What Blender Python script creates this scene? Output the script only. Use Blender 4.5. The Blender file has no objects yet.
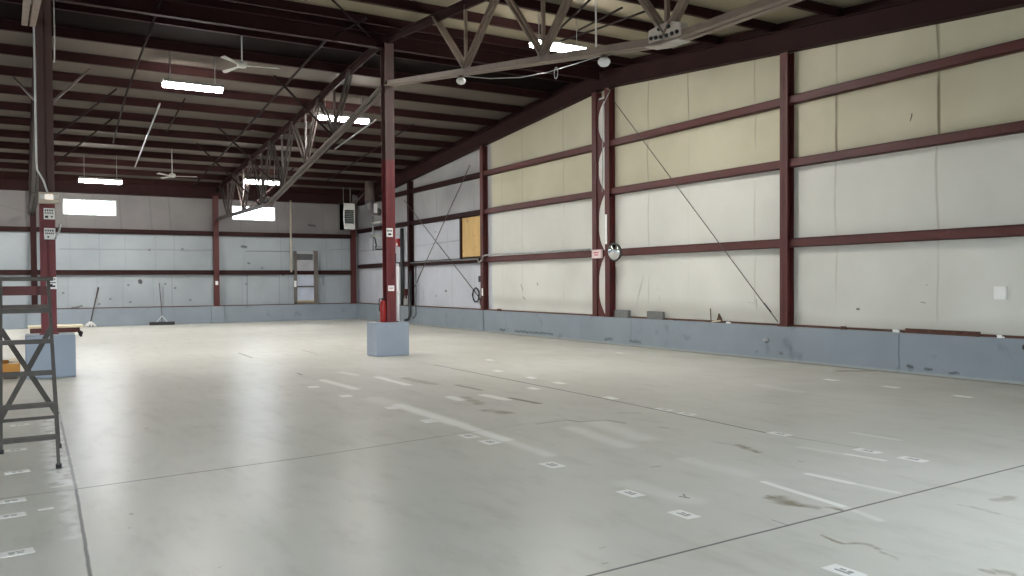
import bpy, bmesh, math, random
from mathutils import Vector, Matrix, noise
random.seed(7)
C = bpy.context.scene.collection
sc = bpy.context.scene
PI = math.pi
V = Vector

# ------------------------------------------------------------------ camera
YAW, PITCH, ROLL, FOC, CY, EYE = .5376, .0215, -.0066, 827.15, 299.884, 1.6
c_, s_ = math.cos(YAW), math.sin(YAW)
R0, F0, U0 = V((c_, -s_, 0)), V((s_, c_, 0)), V((0, 0, 1))
FW = F0*math.cos(PITCH) - U0*math.sin(PITCH)
UP0 = U0*math.cos(PITCH) + F0*math.sin(PITCH)
RT = R0*math.cos(ROLL) + UP0*math.sin(ROLL)
UP = UP0*math.cos(ROLL) - R0*math.sin(ROLL)
CAM = V((0, 0, EYE))
cam = bpy.data.cameras.new('camera'); co = bpy.data.objects.new('camera', cam); C.objects.link(co)
M = Matrix((RT, UP, -FW)).transposed().to_4x4(); M.translation = CAM
co.matrix_world = M
cam.sensor_fit = 'HORIZONTAL'; cam.sensor_width = 36; cam.lens = 36*FOC/1024
cam.shift_y = (CY-288)/1024; cam.clip_start = .05; cam.clip_end = 300
sc.camera = co

# survey helpers: where a sight line meets a wall, the floor or the roof
def ray(x, y): return FW + RT*((x-512)/FOC) - UP*((y-CY)/FOC)
def onX(x, y, X): d = ray(x, y); return CAM + d*(X/d.x)
def onY(x, y, Y): d = ray(x, y); return CAM + d*(Y/d.y)
def onF(x, y, z=0.): d = ray(x, y); return CAM + d*((z-EYE)/d.z)
RIDGE, SLOPE, DZ = 17.2, .0833, 7.2
def deck(y): return DZ - SLOPE*abs(y-RIDGE)
def onR(x, y, off=.25):
    d = ray(x, y)
    for sg in (1, -1):
        t = (DZ-off+SLOPE*sg*RIDGE-EYE)/(d.z+SLOPE*sg*d.y); P = CAM + d*t
        if sg*(P.y-RIDGE) >= -.02: return P

# ------------------------------------------------------------------ materials
def lin(c): return tuple(((v/255)/12.92 if v/255 <= .04045 else ((v/255+.055)/1.055)**2.4) for v in c)
def newmat(name):
    m = bpy.data.materials.new(name); m.use_nodes = True
    nt = m.node_tree; return m, nt, nt.nodes['Principled BSDF'], nt.nodes, nt.links
def mat(name, rgb, rough=.6, metal=0, var=.12, scale=3., bump=0, spec=.5, stretch=None, dirt=None):
    """procedural paint: base colour with two scales of noise"""
    m, nt, b, N, L = newmat(name)
    tc = N.new('ShaderNodeTexCoord'); mp = N.new('ShaderNodeMapping')
    L.new(tc.outputs['Object'], mp.inputs[0])
    if stretch: mp.inputs['Scale'].default_value = stretch
    n = N.new('ShaderNodeTexNoise'); n.inputs['Scale'].default_value = scale; n.inputs['Detail'].default_value = 6
    L.new(mp.outputs[0], n.inputs['Vector'])
    r = N.new('ShaderNodeValToRGB'); c = lin(rgb)
    r.color_ramp.elements[0].position = .3; r.color_ramp.elements[1].position = .7
    r.color_ramp.elements[0].color = (*[v*(1-var) for v in c], 1)
    r.color_ramp.elements[1].color = (*[min(1, v*(1+var)) for v in c], 1)
    L.new(n.outputs[0], r.inputs[0]); out = r.outputs[0]
    if dirt:
        n2 = N.new('ShaderNodeTexNoise'); n2.inputs['Scale'].default_value = dirt[1]; n2.inputs['Detail'].default_value = 8
        L.new(tc.outputs['Object'], n2.inputs['Vector'])
        mr = N.new('ShaderNodeMapRange'); mr.inputs[1].default_value = dirt[2]; mr.inputs[2].default_value = dirt[2]+.12
        L.new(n2.outputs[0], mr.inputs[0])
        mx = N.new('ShaderNodeMix'); mx.data_type = 'RGBA'; L.new(mr.outputs[0], mx.inputs[0])
        L.new(out, mx.inputs[6]); mx.inputs[7].default_value = (*lin(dirt[0]), 1); out = mx.outputs[2]
    L.new(out, b.inputs['Base Color'])
    b.inputs['Roughness'].default_value = rough; b.inputs['Metallic'].default_value = metal
    b.inputs['Specular IOR Level'].default_value = spec
    if bump:
        bp = N.new('ShaderNodeBump'); bp.inputs['Strength'].default_value = bump; bp.inputs['Distance'].default_value = .02
        L.new(n.outputs[0], bp.inputs['Height']); L.new(bp.outputs[0], b.inputs['Normal'])
    return m
def emit(name, rgb, s):
    m, nt, b, N, L = newmat(name)
    b.inputs['Base Color'].default_value = (*lin(rgb), 1)
    b.inputs['Emission Color'].default_value = (*lin(rgb), 1); b.inputs['Emission Strength'].default_value = s
    return m

# node group: soft mask around a line segment
def seg_group():
    g = bpy.data.node_groups.new('stroke mask', 'ShaderNodeTree')
    for nm, t in (('P', 'NodeSocketVector'), ('A', 'NodeSocketVector'), ('B', 'NodeSocketVector'), ('Inner', 'NodeSocketFloat'), ('Outer', 'NodeSocketFloat'), ('Gain', 'NodeSocketFloat'), ('Prev', 'NodeSocketFloat')):
        g.interface.new_socket(nm, in_out='INPUT', socket_type=t)
    g.interface.new_socket('Mask', in_out='OUTPUT', socket_type='NodeSocketFloat')
    g.interface.new_socket('P', in_out='OUTPUT', socket_type='NodeSocketVector')
    N, L = g.nodes, g.links
    i = N.new('NodeGroupInput'); o = N.new('NodeGroupOutput')
    def vm(op, a, b=None):
        n = N.new('ShaderNodeVectorMath'); n.operation = op; L.new(a, n.inputs[0])
        if b is not None: L.new(b, n.inputs[1])
        return n
    pa = vm('SUBTRACT', i.outputs['P'], i.outputs['A']); ba = vm('SUBTRACT', i.outputs['B'], i.outputs['A'])
    d1 = vm('DOT_PRODUCT', pa.outputs[0], ba.outputs[0]); d2 = vm('DOT_PRODUCT', ba.outputs[0], ba.outputs[0])
    dv = N.new('ShaderNodeMath'); dv.operation = 'DIVIDE'; dv.use_clamp = True
    L.new(d1.outputs['Value'], dv.inputs[0]); L.new(d2.outputs['Value'], dv.inputs[1])
    sv = N.new('ShaderNodeVectorMath'); sv.operation = 'SCALE'; L.new(ba.outputs[0], sv.inputs[0]); L.new(dv.outputs[0], sv.inputs['Scale'])
    df = vm('SUBTRACT', pa.outputs[0], sv.outputs[0]); ln = vm('LENGTH', df.outputs[0])
    mr = N.new('ShaderNodeMapRange'); mr.interpolation_type = 'SMOOTHSTEP'
    L.new(ln.outputs['Value'], mr.inputs[0]); L.new(i.outputs['Inner'], mr.inputs[1]); L.new(i.outputs['Outer'], mr.inputs[2])
    mr.inputs[3].default_value = 1; mr.inputs[4].default_value = 0
    ml = N.new('ShaderNodeMath'); ml.operation = 'MULTIPLY'; L.new(mr.outputs[0], ml.inputs[0]); L.new(i.outputs['Gain'], ml.inputs[1])
    mx = N.new('ShaderNodeMath'); mx.operation = 'MAXIMUM'; L.new(ml.outputs[0], mx.inputs[0]); L.new(i.outputs['Prev'], mx.inputs[1])
    L.new(mx.outputs[0], o.inputs[0])
    # hand the position on only after this mask is done, so long chains stay within the shader stack
    tiny = N.new('ShaderNodeVectorMath'); tiny.operation = 'SCALE'; tiny.inputs[0].default_value = (1e-7, 1e-7, 1e-7); L.new(mx.outputs[0], tiny.inputs['Scale'])
    ad = vm('ADD', i.outputs['P'], tiny.outputs[0]); L.new(ad.outputs[0], o.inputs[1])
    return g
SEG = seg_group()
def strokes(nt, pos, lst):
    """chain of segment masks -> one mask output"""
    prev = None
    for A, B, w, soft, gain in lst:
        n = nt.nodes.new('ShaderNodeGroup'); n.node_tree = SEG
        nt.links.new(pos, n.inputs['P'])
        n.inputs['A'].default_value = A; n.inputs['B'].default_value = B
        n.inputs['Inner'].default_value = w; n.inputs['Outer'].default_value = w+soft; n.inputs['Gain'].default_value = gain
        if prev is None: n.inputs['Prev'].default_value = 0
        else: nt.links.new(prev, n.inputs['Prev'])
        prev = n.outputs[0]; pos = n.outputs[1]
    return prev
def wiggle(nt, scale, amp, src=None):
    N, L = nt.nodes, nt.links
    tc = N.new('ShaderNodeTexCoord'); n = N.new('ShaderNodeTexNoise'); n.inputs['Scale'].default_value = scale; n.inputs['Detail'].default_value = 4
    L.new(tc.outputs['Object'], n.inputs['Vector'])
    a = N.new('ShaderNodeVectorMath'); a.operation = 'SUBTRACT'; L.new(n.outputs['Color'], a.inputs[0]); a.inputs[1].default_value = (.5, .5, .5)
    b = N.new('ShaderNodeVectorMath'); b.operation = 'SCALE'; L.new(a.outputs[0], b.inputs[0]); b.inputs['Scale'].default_value = amp
    d = N.new('ShaderNodeVectorMath'); d.operation = 'ADD'; L.new(tc.outputs['Object'], d.inputs[0]); L.new(b.outputs[0], d.inputs[1])
    return d.outputs[0]
def blend(nt, base, mask, rgb):
    mx = nt.nodes.new('ShaderNodeMix'); mx.data_type = 'RGBA'
    nt.links.new(mask, mx.inputs[0]); nt.links.new(base, mx.inputs[6]); mx.inputs[7].default_value = (*lin(rgb), 1)
    return mx.outputs[2]
def breakup(nt, mask, scale, lo, hi):
    N, L = nt.nodes, nt.links
    tc = N.new('ShaderNodeTexCoord'); n = N.new('ShaderNodeTexNoise'); n.inputs['Scale'].default_value = scale; n.inputs['Detail'].default_value = 7
    L.new(tc.outputs['Object'], n.inputs['Vector'])
    mr = N.new('ShaderNodeMapRange'); mr.inputs[1].default_value = lo; mr.inputs[2].default_value = hi
    L.new(n.outputs[0], mr.inputs[0])
    ml = N.new('ShaderNodeMath'); ml.operation = 'MULTIPLY'; L.new(mask, ml.inputs[0]); L.new(mr.outputs[0], ml.inputs[1])
    return ml.outputs[0]

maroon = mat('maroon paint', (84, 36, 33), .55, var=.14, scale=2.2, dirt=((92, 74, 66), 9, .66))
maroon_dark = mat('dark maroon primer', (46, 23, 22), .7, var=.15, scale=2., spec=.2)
roof_paint = mat('red oxide roof steel', (42, 21, 20), .8, var=.12, scale=2., spec=.15)
chord_paint = mat('worn grey brown steel', (132, 116, 103), .5, var=.18, scale=4., dirt=((120, 86, 62), 5, .62))
brace_paint = mat('dark brace steel', (36, 28, 27), .8, spec=.1)
rod_paint = mat('dark rod steel', (84, 72, 66), .5)
galv = mat('galvanised metal', (170, 172, 172), .4, .6, var=.1, scale=8)
white_paint = mat('white paint', (225, 225, 222), .5, var=.04)
dull_white = mat('dull white enamel', (196, 196, 190), .5, var=.06)
black_paint = mat('black steel', (38, 40, 44), .5)
curb_paint = mat('blue grey curb paint', (134, 144, 152), .6, var=.07, scale=1.3, dirt=((112, 120, 126), 2.2, .62))
rust_steel = mat('rusty steel', (88, 58, 46), .8, var=.3, scale=10)
concrete = mat('grey concrete block', (112, 113, 111), .9, var=.15, scale=12, bump=.4)
red_enamel = mat('red enamel', (150, 24, 27), .3, var=.05)
alu = mat('weathered grey aluminium', (70, 66, 61), .6, .2, var=.15, scale=12)
wood = mat('plywood', (206, 172, 112), .7, var=.14, scale=3, stretch=(1, 1, .25), dirt=((172, 132, 78), 4, .62))
pale_wood = mat('pale board', (214, 202, 176), .7, var=.1, scale=4)
orange_wood = mat('orange stained timber', (196, 136, 56), .65, var=.15, scale=4)
brown_wood = mat('splintered brown wood', (92, 70, 50), .8, var=.3, scale=14)
paper = mat('white paper', (244, 244, 241), .7, var=.03)
ink = mat('black ink', (40, 40, 44), .7, var=.05)
pink_ink = mat('faded red ink', (200, 110, 112), .7, var=.05)
rubber = mat('black rubber', (28, 28, 28), .8)
beige_plastic = mat('beige plastic', (200, 190, 172), .5, var=.04)
mirror_mat = mat('mirror acrylic', (235, 238, 240), .03, 1., var=.01)
pvc = mat('white plastic pipe', (232, 234, 236), .4, var=.03)
lens = emit('lit lamp lens', (255, 252, 248), 165)
lens_small = emit('lit exit lamp face', (255, 246, 232), .45)
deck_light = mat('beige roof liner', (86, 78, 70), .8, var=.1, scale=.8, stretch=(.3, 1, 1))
deck_dark = mat('dark brown ridge band', (22, 16, 15), .95, var=.15, scale=.8, spec=.05)  # darker deck colour in a band along the ridge
deck_near = mat('brightened beige roof liner', (140, 131, 110), .8, var=.1, scale=.8, stretch=(.3, 1, 1))  # near slope lightened in its colour to stand for stronger light

# ------------------------------------------------------------------ mesh kit
def two_tone(name, z):
    m = mat(name, (112, 45, 49), .55, var=.14, scale=2.2, dirt=((92, 74, 66), 9, .66))
    nt = m.node_tree; N, L = nt.nodes, nt.links; b = N['Principled BSDF']; base = b.inputs['Base Color'].links[0].from_socket
    tc = N.new('ShaderNodeTexCoord'); sx = N.new('ShaderNodeSeparateXYZ'); L.new(tc.outputs['Object'], sx.inputs[0])
    mr = N.new('ShaderNodeMapRange'); mr.inputs[1].default_value = z-.03; mr.inputs[2].default_value = z+.03; L.new(sx.outputs[2], mr.inputs[0])
    L.new(blend(nt, base, mr.outputs[0], (84, 60, 56)), b.inputs['Base Color']); return m
class MB:
    def __init__(s): s.bm = bmesh.new(); s.slot = 0
    def _set(s, faces):
        for f in faces: f.material_index = s.slot
    def face(s, pts):
        f = s.bm.faces.new([s.bm.verts.new(p) for p in pts]); f.material_index = s.slot; return s
    def box(s, a, b):
        x0, x1 = sorted((a[0], b[0])); y0, y1 = sorted((a[1], b[1])); z0, z1 = sorted((a[2], b[2]))
        v = [s.bm.verts.new(p) for p in ((x0,y0,z0),(x1,y0,z0),(x1,y1,z0),(x0,y1,z0),(x0,y0,z1),(x1,y0,z1),(x1,y1,z1),(x0,y1,z1))]
        s._set([s.bm.faces.new([v[i] for i in q]) for q in ((0,3,2,1),(4,5,6,7),(0,1,5,4),(1,2,6,5),(2,3,7,6),(3,0,4,7))]); return s
    def ob(s, A, B, w, h, side=(1,0,0), off=(0,0)):
        """bar from A to B; w along side, h across; off = shift in (side, up)"""
        A, B = V(A), V(B); d = (B-A).normalized(); u = V(side); u = (u-d*u.dot(d)).normalized(); n = d.cross(u)
        if n.z < 0: n = -n
        o = u*off[0]+n*off[1]; vs = []
        for P in (A, B):
            for a, b in ((-1,-1),(1,-1),(1,1),(-1,1)): vs.append(s.bm.verts.new(P+o+u*(a*w/2)+n*(b*h/2)))
        s._set([s.bm.faces.new([vs[i] for i in q]) for q in ((0,3,2,1),(4,5,6,7),(0,1,5,4),(1,2,6,5),(2,3,7,6),(3,0,4,7))]); return s
    def tube(s, pts, r, n=8, caps=True):
        pts = [V(p) for p in pts]; rings = []; ref = None
        rs = r if isinstance(r, (list, tuple)) else [r]*len(pts)
        for i, p in enumerate(pts):
            d = ((pts[i+1] if i+1 < len(pts) else p)-(pts[i-1] if i else p)).normalized()
            if ref is None: ref = V((0,0,1)) if abs(d.z) < .9 else V((1,0,0))
            u = (ref-d*ref.dot(d)).normalized(); w = d.cross(u); ref = u
            rings.append([s.bm.verts.new(p+(u*math.cos(a)+w*math.sin(a))*rs[i]) for a in [2*PI*k/n for k in range(n)]])
        fs = []
        for a, b in zip(rings, rings[1:]):
            for k in range(n): fs.append(s.bm.faces.new((a[k], a[(k+1)%n], b[(k+1)%n], b[k])))
        if caps: fs += [s.bm.faces.new(rings[0][::-1]), s.bm.faces.new(rings[-1])]
        for f in fs: f.smooth = True
        s._set(fs); return s
    def lathe(s, prof, o, axis=(0,0,1), n=24):
        o, ax = V(o), V(axis).normalized(); u = (V((1,0,0)) if abs(ax.x) < .9 else V((0,1,0))); u = (u-ax*u.dot(ax)).normalized(); w = ax.cross(u)
        rings = [[s.bm.verts.new(o+ax*h+(u*math.cos(2*PI*k/n)+w*math.sin(2*PI*k/n))*max(r, 1e-4)) for k in range(n)] for r, h in prof]
        fs = []
        for a, b in zip(rings, rings[1:]):
            for k in range(n): fs.append(s.bm.faces.new((a[k], a[(k+1)%n], b[(k+1)%n], b[k])))
        fs += [s.bm.faces.new(rings[0][::-1]), s.bm.faces.new(rings[-1])]
        for f in fs[:-2]: f.smooth = True
        s._set(fs); return s
    def prism(s, poly, ext):
        ext = V(ext); a = [s.bm.verts.new(p) for p in poly]; b = [s.bm.verts.new(V(p)+ext) for p in poly]; n = len(a)
        fs = [s.bm.faces.new(a[::-1]), s.bm.faces.new(b)]
        for k in range(n): fs.append(s.bm.faces.new((a[k], a[(k+1)%n], b[(k+1)%n], b[k])))
        s._set(fs); return s
    def build(s, name, m, parent=None, bevel=0):
        bmesh.ops.recalc_face_normals(s.bm, faces=s.bm.faces)
        me = bpy.data.meshes.new(name); s.bm.to_mesh(me); s.bm.free()
        for mm in (m if isinstance(m, (list, tuple)) else [m]): me.materials.append(mm)
        o = bpy.data.objects.new(name, me); C.objects.link(o)
        if parent is not None:
            o.parent = parent; o.matrix_parent_inverse = Matrix.Translation(parent.location).inverted() if parent.location.length else Matrix()
        if bevel:
            md = o.modifiers.new('bevel', 'BEVEL'); md.width = bevel; md.segments = 2; md.limit_method = 'ANGLE'
        return o
def tag(o, label, cat, group=None):
    o['label'] = label; o['category'] = cat
    if group: o['group'] = group
    return o
def thing(name, label, cat, loc, group=None):
    o = bpy.data.objects.new(name, None); o.empty_display_size = .1; C.objects.link(o); o.location = loc
    return tag(o, label, cat, group)
def struct(o, label=None):
    o['kind'] = 'structure'
    if label: o['label'] = label
    return o
ORD = ['first', 'second', 'third', 'fourth', 'fifth', 'sixth', 'seventh', 'eighth', 'ninth', 'tenth', 'eleventh', 'twelfth', 'thirteenth', 'fourteenth']

# ------------------------------------------------------------------ layout numbers
XR, XL = 13.17, -11.8           # faces of right and left walls
YB, YF = 35.6, -1.1             # faces of back and front walls
XM, XC, XT = 7.02, .5, .22               # interior column lines
CURB = .69
G = (2.33, 3.90, 5.13)          # girts of the right wall
GB = (2.07, 3.67)               # girts of the back wall
COLY = (5.2, 11.28, 16.97, 17.52, 23.66, 29.55)

# ------------------------------------------------------------------ floor
def floor_mat():
    m, nt, b, N, L = newmat('painted concrete floor')
    tc = N.new('ShaderNodeTexCoord')
    n = N.new('ShaderNodeTexNoise'); n.inputs['Scale'].default_value = .35; n.inputs['Detail'].default_value = 9; n.inputs['Roughness'].default_value = .6
    L.new(tc.outputs['Object'], n.inputs['Vector'])
    r = N.new('ShaderNodeValToRGB'); e = r.color_ramp.elements
    e[0].position = .3; e[0].color = (*lin((203, 202, 193)), 1); e[1].position = .72; e[1].color = (*lin((219, 218, 211)), 1)
    L.new(n.outputs[0], r.inputs[0]); col = r.outputs[0]
    P = wiggle(nt, 1.6, .05); P2 = wiggle(nt, 5., .16); P3 = wiggle(nt, 3, .012)
    f = lambda x, y: onF(x, y)
    n4 = N.new('ShaderNodeTexNoise'); n4.inputs['Scale'].default_value = 2.6; n4.inputs['Detail'].default_value = 6; n4.inputs['Roughness'].default_value = .65
    mp4 = N.new('ShaderNodeMapping'); mp4.inputs['Scale'].default_value = (1.6, .5, 1); L.new(tc.outputs['Object'], mp4.inputs[0]); L.new(mp4.outputs[0], n4.inputs['Vector'])
    m4 = N.new('ShaderNodeMapRange'); m4.inputs[1].default_value = .5; m4.inputs[2].default_value = .78; m4.inputs[4].default_value = .4; L.new(n4.outputs[0], m4.inputs[0])
    col = blend(nt, col, m4.outputs[0], (166, 164, 152))
    n5 = N.new('ShaderNodeTexNoise'); n5.inputs['Scale'].default_value = 11; n5.inputs['Detail'].default_value = 2; L.new(tc.outputs['Object'], n5.inputs['Vector'])
    m5 = N.new('ShaderNodeMapRange'); m5.inputs[1].default_value = .74; m5.inputs[2].default_value = .8; m5.inputs[4].default_value = .6; L.new(n5.outputs[0], m5.inputs[0])
    col = blend(nt, col, m5.outputs[0], (128, 122, 108))
    # brownish wear towards the right wall curb
    wear = strokes(nt, P, [((13.1, 4, 0), (13.1, 30, 0), .0, 4.5, .55), ((9, 20, 0), (12, 14, 0), .2, 3.5, .3)])
    col = blend(nt, col, breakup(nt, wear, .9, .3, .75), (168, 160, 138))
    curbdirt = strokes(nt, P2, [((12.95, -1, 0), (12.95, 35, 0), .02, .12, .7), (f(838, 371), f(872, 371), .03, .1, .9)])
    col = blend(nt, col, curbdirt, (138, 122, 92))
    # white abrasion streaks
    W = [(f(322,380), f(356,389), .03, .09, .75), (f(373,398.5), f(398,405), .05, .22, .4), (f(398,405), f(460,424.6), .04, .12, .95),
         (f(460,424.6), f(506,440), .035, .09, .95), (f(506,440), f(548,455), .01, .12, .5), (f(377,377), f(408,385), .04, .06, .85),
         (f(450,397), f(461,400), .05, .06, .85), (f(484,395), f(506,399.5), .05, .07, .85), (f(572,428), f(625,446), .02, .16, .45),
         (f(600,423), f(642,438), .03, .22, .42), (f(809,474), f(850,483), .025, .03, .8), (f(850,483), f(896,492.5), .015, .04, .5), (f(763.4,482), f(842,506), .02, .025, .85),
         (f(842,506), f(880,520), .01, .04, .35), (f(846,454), f(884,460.5), .015, .03, .85), (f(800,447), f(850,455), .01, .06, .3),
         (f(852,432.5), f(899,440), .01, .07, .35), (f(628,484), f(690,500), .03, .16, .3), (f(690,460), f(745,474), .02, .16, .25),
         (f(340,372), f(356,375), .03, .1, .5), (f(760,385), f(800,392), .02, .15, .3)]
    col = blend(nt, col, strokes(nt, P, W), (250, 250, 246))
    # peeled pale coat beside the left joint
    peel = strokes(nt, P2, [((.28, 11.5, 0), (.27, 7.5, 0), .02, .12, 1.), ((.28, 7.4, 0), (.26, 5.9, 0), .0, .08, .5)])
    col = blend(nt, col, breakup(nt, peel, 7, .4, .52), (250, 250, 248))
    # rust and dirt stains
    S = [(f(775,498), f(788,502), .03, .09, .8), (f(788,503), f(815,508), .015, .05, .8), (f(815,507), f(842,509), .01, .025, .85), (f(821,535), f(845,543.5), .005, .025, .75),
         (f(845,543.5), f(864,543.5), .008, .03, .75), (f(864,543.5), f(878,549), .008, .03, .7), (f(878,549), f(897,561), .0, .03, .5),
         (f(404,378), f(433,384), .03, .12, .5), (f(487,410), f(508,413), .03, .12, .6), (f(464,397), f(480,404), .02, .1, .5),
         (f(738,445), f(758,452), .01, .06, .75), (f(716,442), f(738,446), .0, .04, .45), (f(996,500), f(1012,497), .02, .05, .6), (f(959,504), f(996,513), .0, .03, .5),
         (f(999,571), f(1009,573), .01, .05, .7), (f(984,571), f(990,572), .01, .03, .7)]
    col = blend(nt, col, breakup(nt, strokes(nt, P2, S), 6, .2, .6), (120, 106, 76))
    K = [(f(456,385), f(481,390), .015, .05, .6), (f(510,398), f(537,403), .02, .05, .75), (f(536,403), f(539,403.2), .03, .05, .8), (f(301,350), f(318,354), .0, .03, .7),
         (f(537,424), f(566,420), .006, .025, .5), (f(566,420), f(581,422), .006, .03, .65), (f(581,422), f(605,420), .005, .02, .55), (f(605,420), f(625,423), .005, .03, .6),
         (f(620,413), f(640,413), .006, .03, .5), (f(658,427), f(668,428), .0, .03, .6), (f(650,467), f(660,466), .0, .02, .6), (f(768,495.5), f(775,498), .0, .02, .6),
         (f(773,520), f(787,525), .0, .012, .8), (f(603,564), f(608,563), .0, .012, .6), (f(680,496.5), f(688,498), .006, .015, .7), (f(683,494), f(685,497), .003, .01, .7),
         (f(239,353), f(252,358), .012, .03, .65), (f(252,358), f(266,359), .0, .03, .3), (f(297,373), f(302,375), .01, .03, .6), (f(314,380), f(319,380), .01, .03, .5), (f(145,428), f(147,428), .006, .02, .7), (f(130,514), f(132,514.5), .004, .015, .6),
         (f(798,461), f(802,462), .003, .015, .5), (f(760,402), f(780,404), .0, .03, .3), (f(600,549), f(606,547), .0, .012, .5), (f(455,404), f(459,404), .0, .03, .6)]
    col = blend(nt, col, strokes(nt, P, K), (92, 88, 78))
    # saw-cut control joints
    J = [((6.93, 14.6, 0), (6.85, 9.1, 0), .008, .022, .85), ((6.85, 9.1, 0), (6.72, 6.1, 0), .008, .014, .9), ((6.72, 6.1, 0), (6.86, 4.9, 0), .004, .012, .55),
         ((6.9, 30, 0), (6.93, 14.6, 0), .003, .02, .25), ((2.0, 3.6, 0), (13.0, 4.05, 0), .0065, .008, .85), ((-8, 3.2, 0), (2.0, 3.6, 0), .005, .008, .8),
         ((-9, 6.9, 0), (.36, 7.3, 0), .004, .012, .45), ((.36, 7.3, 0), (2.3, 7.5, 0), .005, .012, .75), ((2.3, 7.5, 0), (3.75, 7.75, 0), .004, .02, .5), ((3.75, 7.75, 0), (5.5, 8.0, 0), .002, .02, .25),
         ((.46, 16.3, 0), (.4, 11, 0), .004, .02, .35), ((.4, 11, 0), (.36, 7.3, 0), .004, .015, .6), ((.36, 7.3, 0), (.31, 5.0, 0), .005, .011, .85), ((.31, 5.0, 0), (.3, -1, 0), .005, .01, .85)]
    col = blend(nt, col, strokes(nt, P3, J), (78, 80, 76))
    L.new(col, b.inputs['Base Color'])
    b.inputs['Roughness'].default_value = .31
    n3 = N.new('ShaderNodeTexNoise'); n3.inputs['Scale'].default_value = 1.2; n3.inputs['Detail'].default_value = 5
    L.new(tc.outputs['Object'], n3.inputs['Vector'])
    b.inputs['Specular IOR Level'].default_value = .36
    bp = N.new('ShaderNodeBump'); bp.inputs['Strength'].default_value = .1; bp.inputs['Distance'].default_value = .01
    L.new(n3.outputs[0], bp.inputs['Height']); L.new(bp.outputs[0], b.inputs['Normal'])
    # worn floor: part of the surface has lost its gloss
    df = N.new('ShaderNodeBsdfDiffuse'); L.new(col, df.inputs[0]); ms = N.new('ShaderNodeMixShader'); ms.inputs[0].default_value = .42
    L.new(b.outputs[0], ms.inputs[1]); L.new(df.outputs[0], ms.inputs[2]); L.new(ms.outputs[0], N['Material Output'].inputs[0])
    return m
struct(MB().box((XL-.3, YF-.3, -.2), (XR+.4, YB+.4, 0)).build('floor', floor_mat()), 'worn grey green painted concrete floor with saw cut joints')

# ------------------------------------------------------------------ right wall
ROWS = [CURB-.02, G[0], G[1], G[2]]
def wall_mat(name, rgb, rgb2, lines, spots, rough=.6, smudge=(150, 150, 140)):
    m, nt, b, N, L = newmat(name)
    tc = N.new('ShaderNodeTexCoord'); n = N.new('ShaderNodeTexNoise'); n.inputs['Scale'].default_value = .7; n.inputs['Detail'].default_value = 5
    L.new(tc.outputs['Object'], n.inputs['Vector'])
    r = N.new('ShaderNodeValToRGB'); e = r.color_ramp.elements
    e[0].position = .32; e[0].color = (*lin(rgb), 1); e[1].position = .68; e[1].color = (*lin(rgb2), 1)
    L.new(n.outputs[0], r.inputs[0]); col = r.outputs[0]
    P = wiggle(nt, 1.1, .05); P2 = wiggle(nt, 8, .05)
    if lines: col = blend(nt, col, strokes(nt, P, lines), smudge)
    if spots: col = blend(nt, col, strokes(nt, P2, spots), (70, 70, 68))
    L.new(col, b.inputs['Base Color']); b.inputs['Roughness'].default_value = rough
    b.inputs['Specular IOR Level'].default_value = .3
    return m
def yz(x, y, X=XR-.03): return onX(x, y, X)
seam = lambda y, z0, z1, g=.5, w=.006: ((XR-.03, y, z0), (XR-.03, y+random.uniform(-.04, .04), z1), w, .03, g)
LN = []
for y, g in ((15.57, .45), (14.17, .1), (12.2, .35), (10.2, .4), (8.2, .5), (6.6, .4), (3.6, .4), (1.8, .4), (19.2, .3), (21.4, .35), (22.6, .25)):
    LN += [seam(y, CURB, G[0], g*.7), seam(y, G[0], G[1], g*.8), seam(y, G[1], G[2], g), seam(y, G[2], deck(y), g)]
LN += [seam(14.17, G[2], 6.6, .6), seam(10.2, G[1], G[2], .9, .012), seam(8.2, G[1], G[2], .95, .012), seam(8.2, G[2], 6.0, .8, .008)]
for a, b_, g in (((636, 308), (646, 262), .5), ((756, 300), (758, 330), .6), ((741, 315), (748, 330), .5)): LN.append((yz(*a), yz(*b_), .0, .04, g))
LN += [(yz(835, 312), yz(930, 306), .1, .8, .14), (yz(600, 305), yz(780, 318), .0, .35, .3), (yz(800, 322), yz(1020, 332), .0, .3, .25), (yz(490, 300), yz(595, 306), .0, .25, .25), (yz(538, 225), yz(575, 262), .2, .8, .1)]
SP = [(yz(912, 114), yz(910, 121), .006, .012, .9), (yz(908, 124), yz(911, 119), .0, .012, .9), (yz(857, 309), yz(859, 309), .01, .02, .8), (yz(921, 302), yz(926, 303), .0, .015, .8), (yz(673, 306), yz(673, 312), .0, .015, .8), (yz(926, 285), yz(927, 285), .0, .015, .6),
      (yz(748, 302), yz(753, 303), .0, .015, .7), (yz(760, 311), yz(763, 316), .0, .015, .6), (yz(521, 285), yz(523, 290), .0, .03, .8), (yz(523, 297), yz(525, 300), .0, .03, .8), (yz(537, 283), yz(538, 285), .0, .03, .8), (yz(657, 285), yz(660, 300), .0, .012, .5)]
cream = wall_mat('cream vinyl insulation', (209, 209, 201), (220, 220, 212), LN, SP, smudge=(138, 134, 118))
cream_shade = wall_mat('shade tinted cream upper insulation', (190, 185, 160), (203, 198, 174), LN, SP[:2], smudge=(118, 110, 88))  # shade on the upper rows put into a darker, yellower colour
LG = []
for y in (24.5, 26.2, 27.4, 28.6, 30.9, 32.3, 34): LG += [seam(y, CURB, G[0], .5), seam(y+.3, G[0], G[1], .5), seam(y, G[1], G[2], .6), seam(y-.2, G[2], 6.2, .5)]
LG += [(yz(415, 246), yz(462, 240), .0, .04, .6), (yz(360, 251), yz(380, 250), .0, .05, .6), (yz(420, 285), yz(425, 300), .0, .04, .4), (yz(450, 190), yz(474, 180), .1, .9, .3)]
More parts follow.
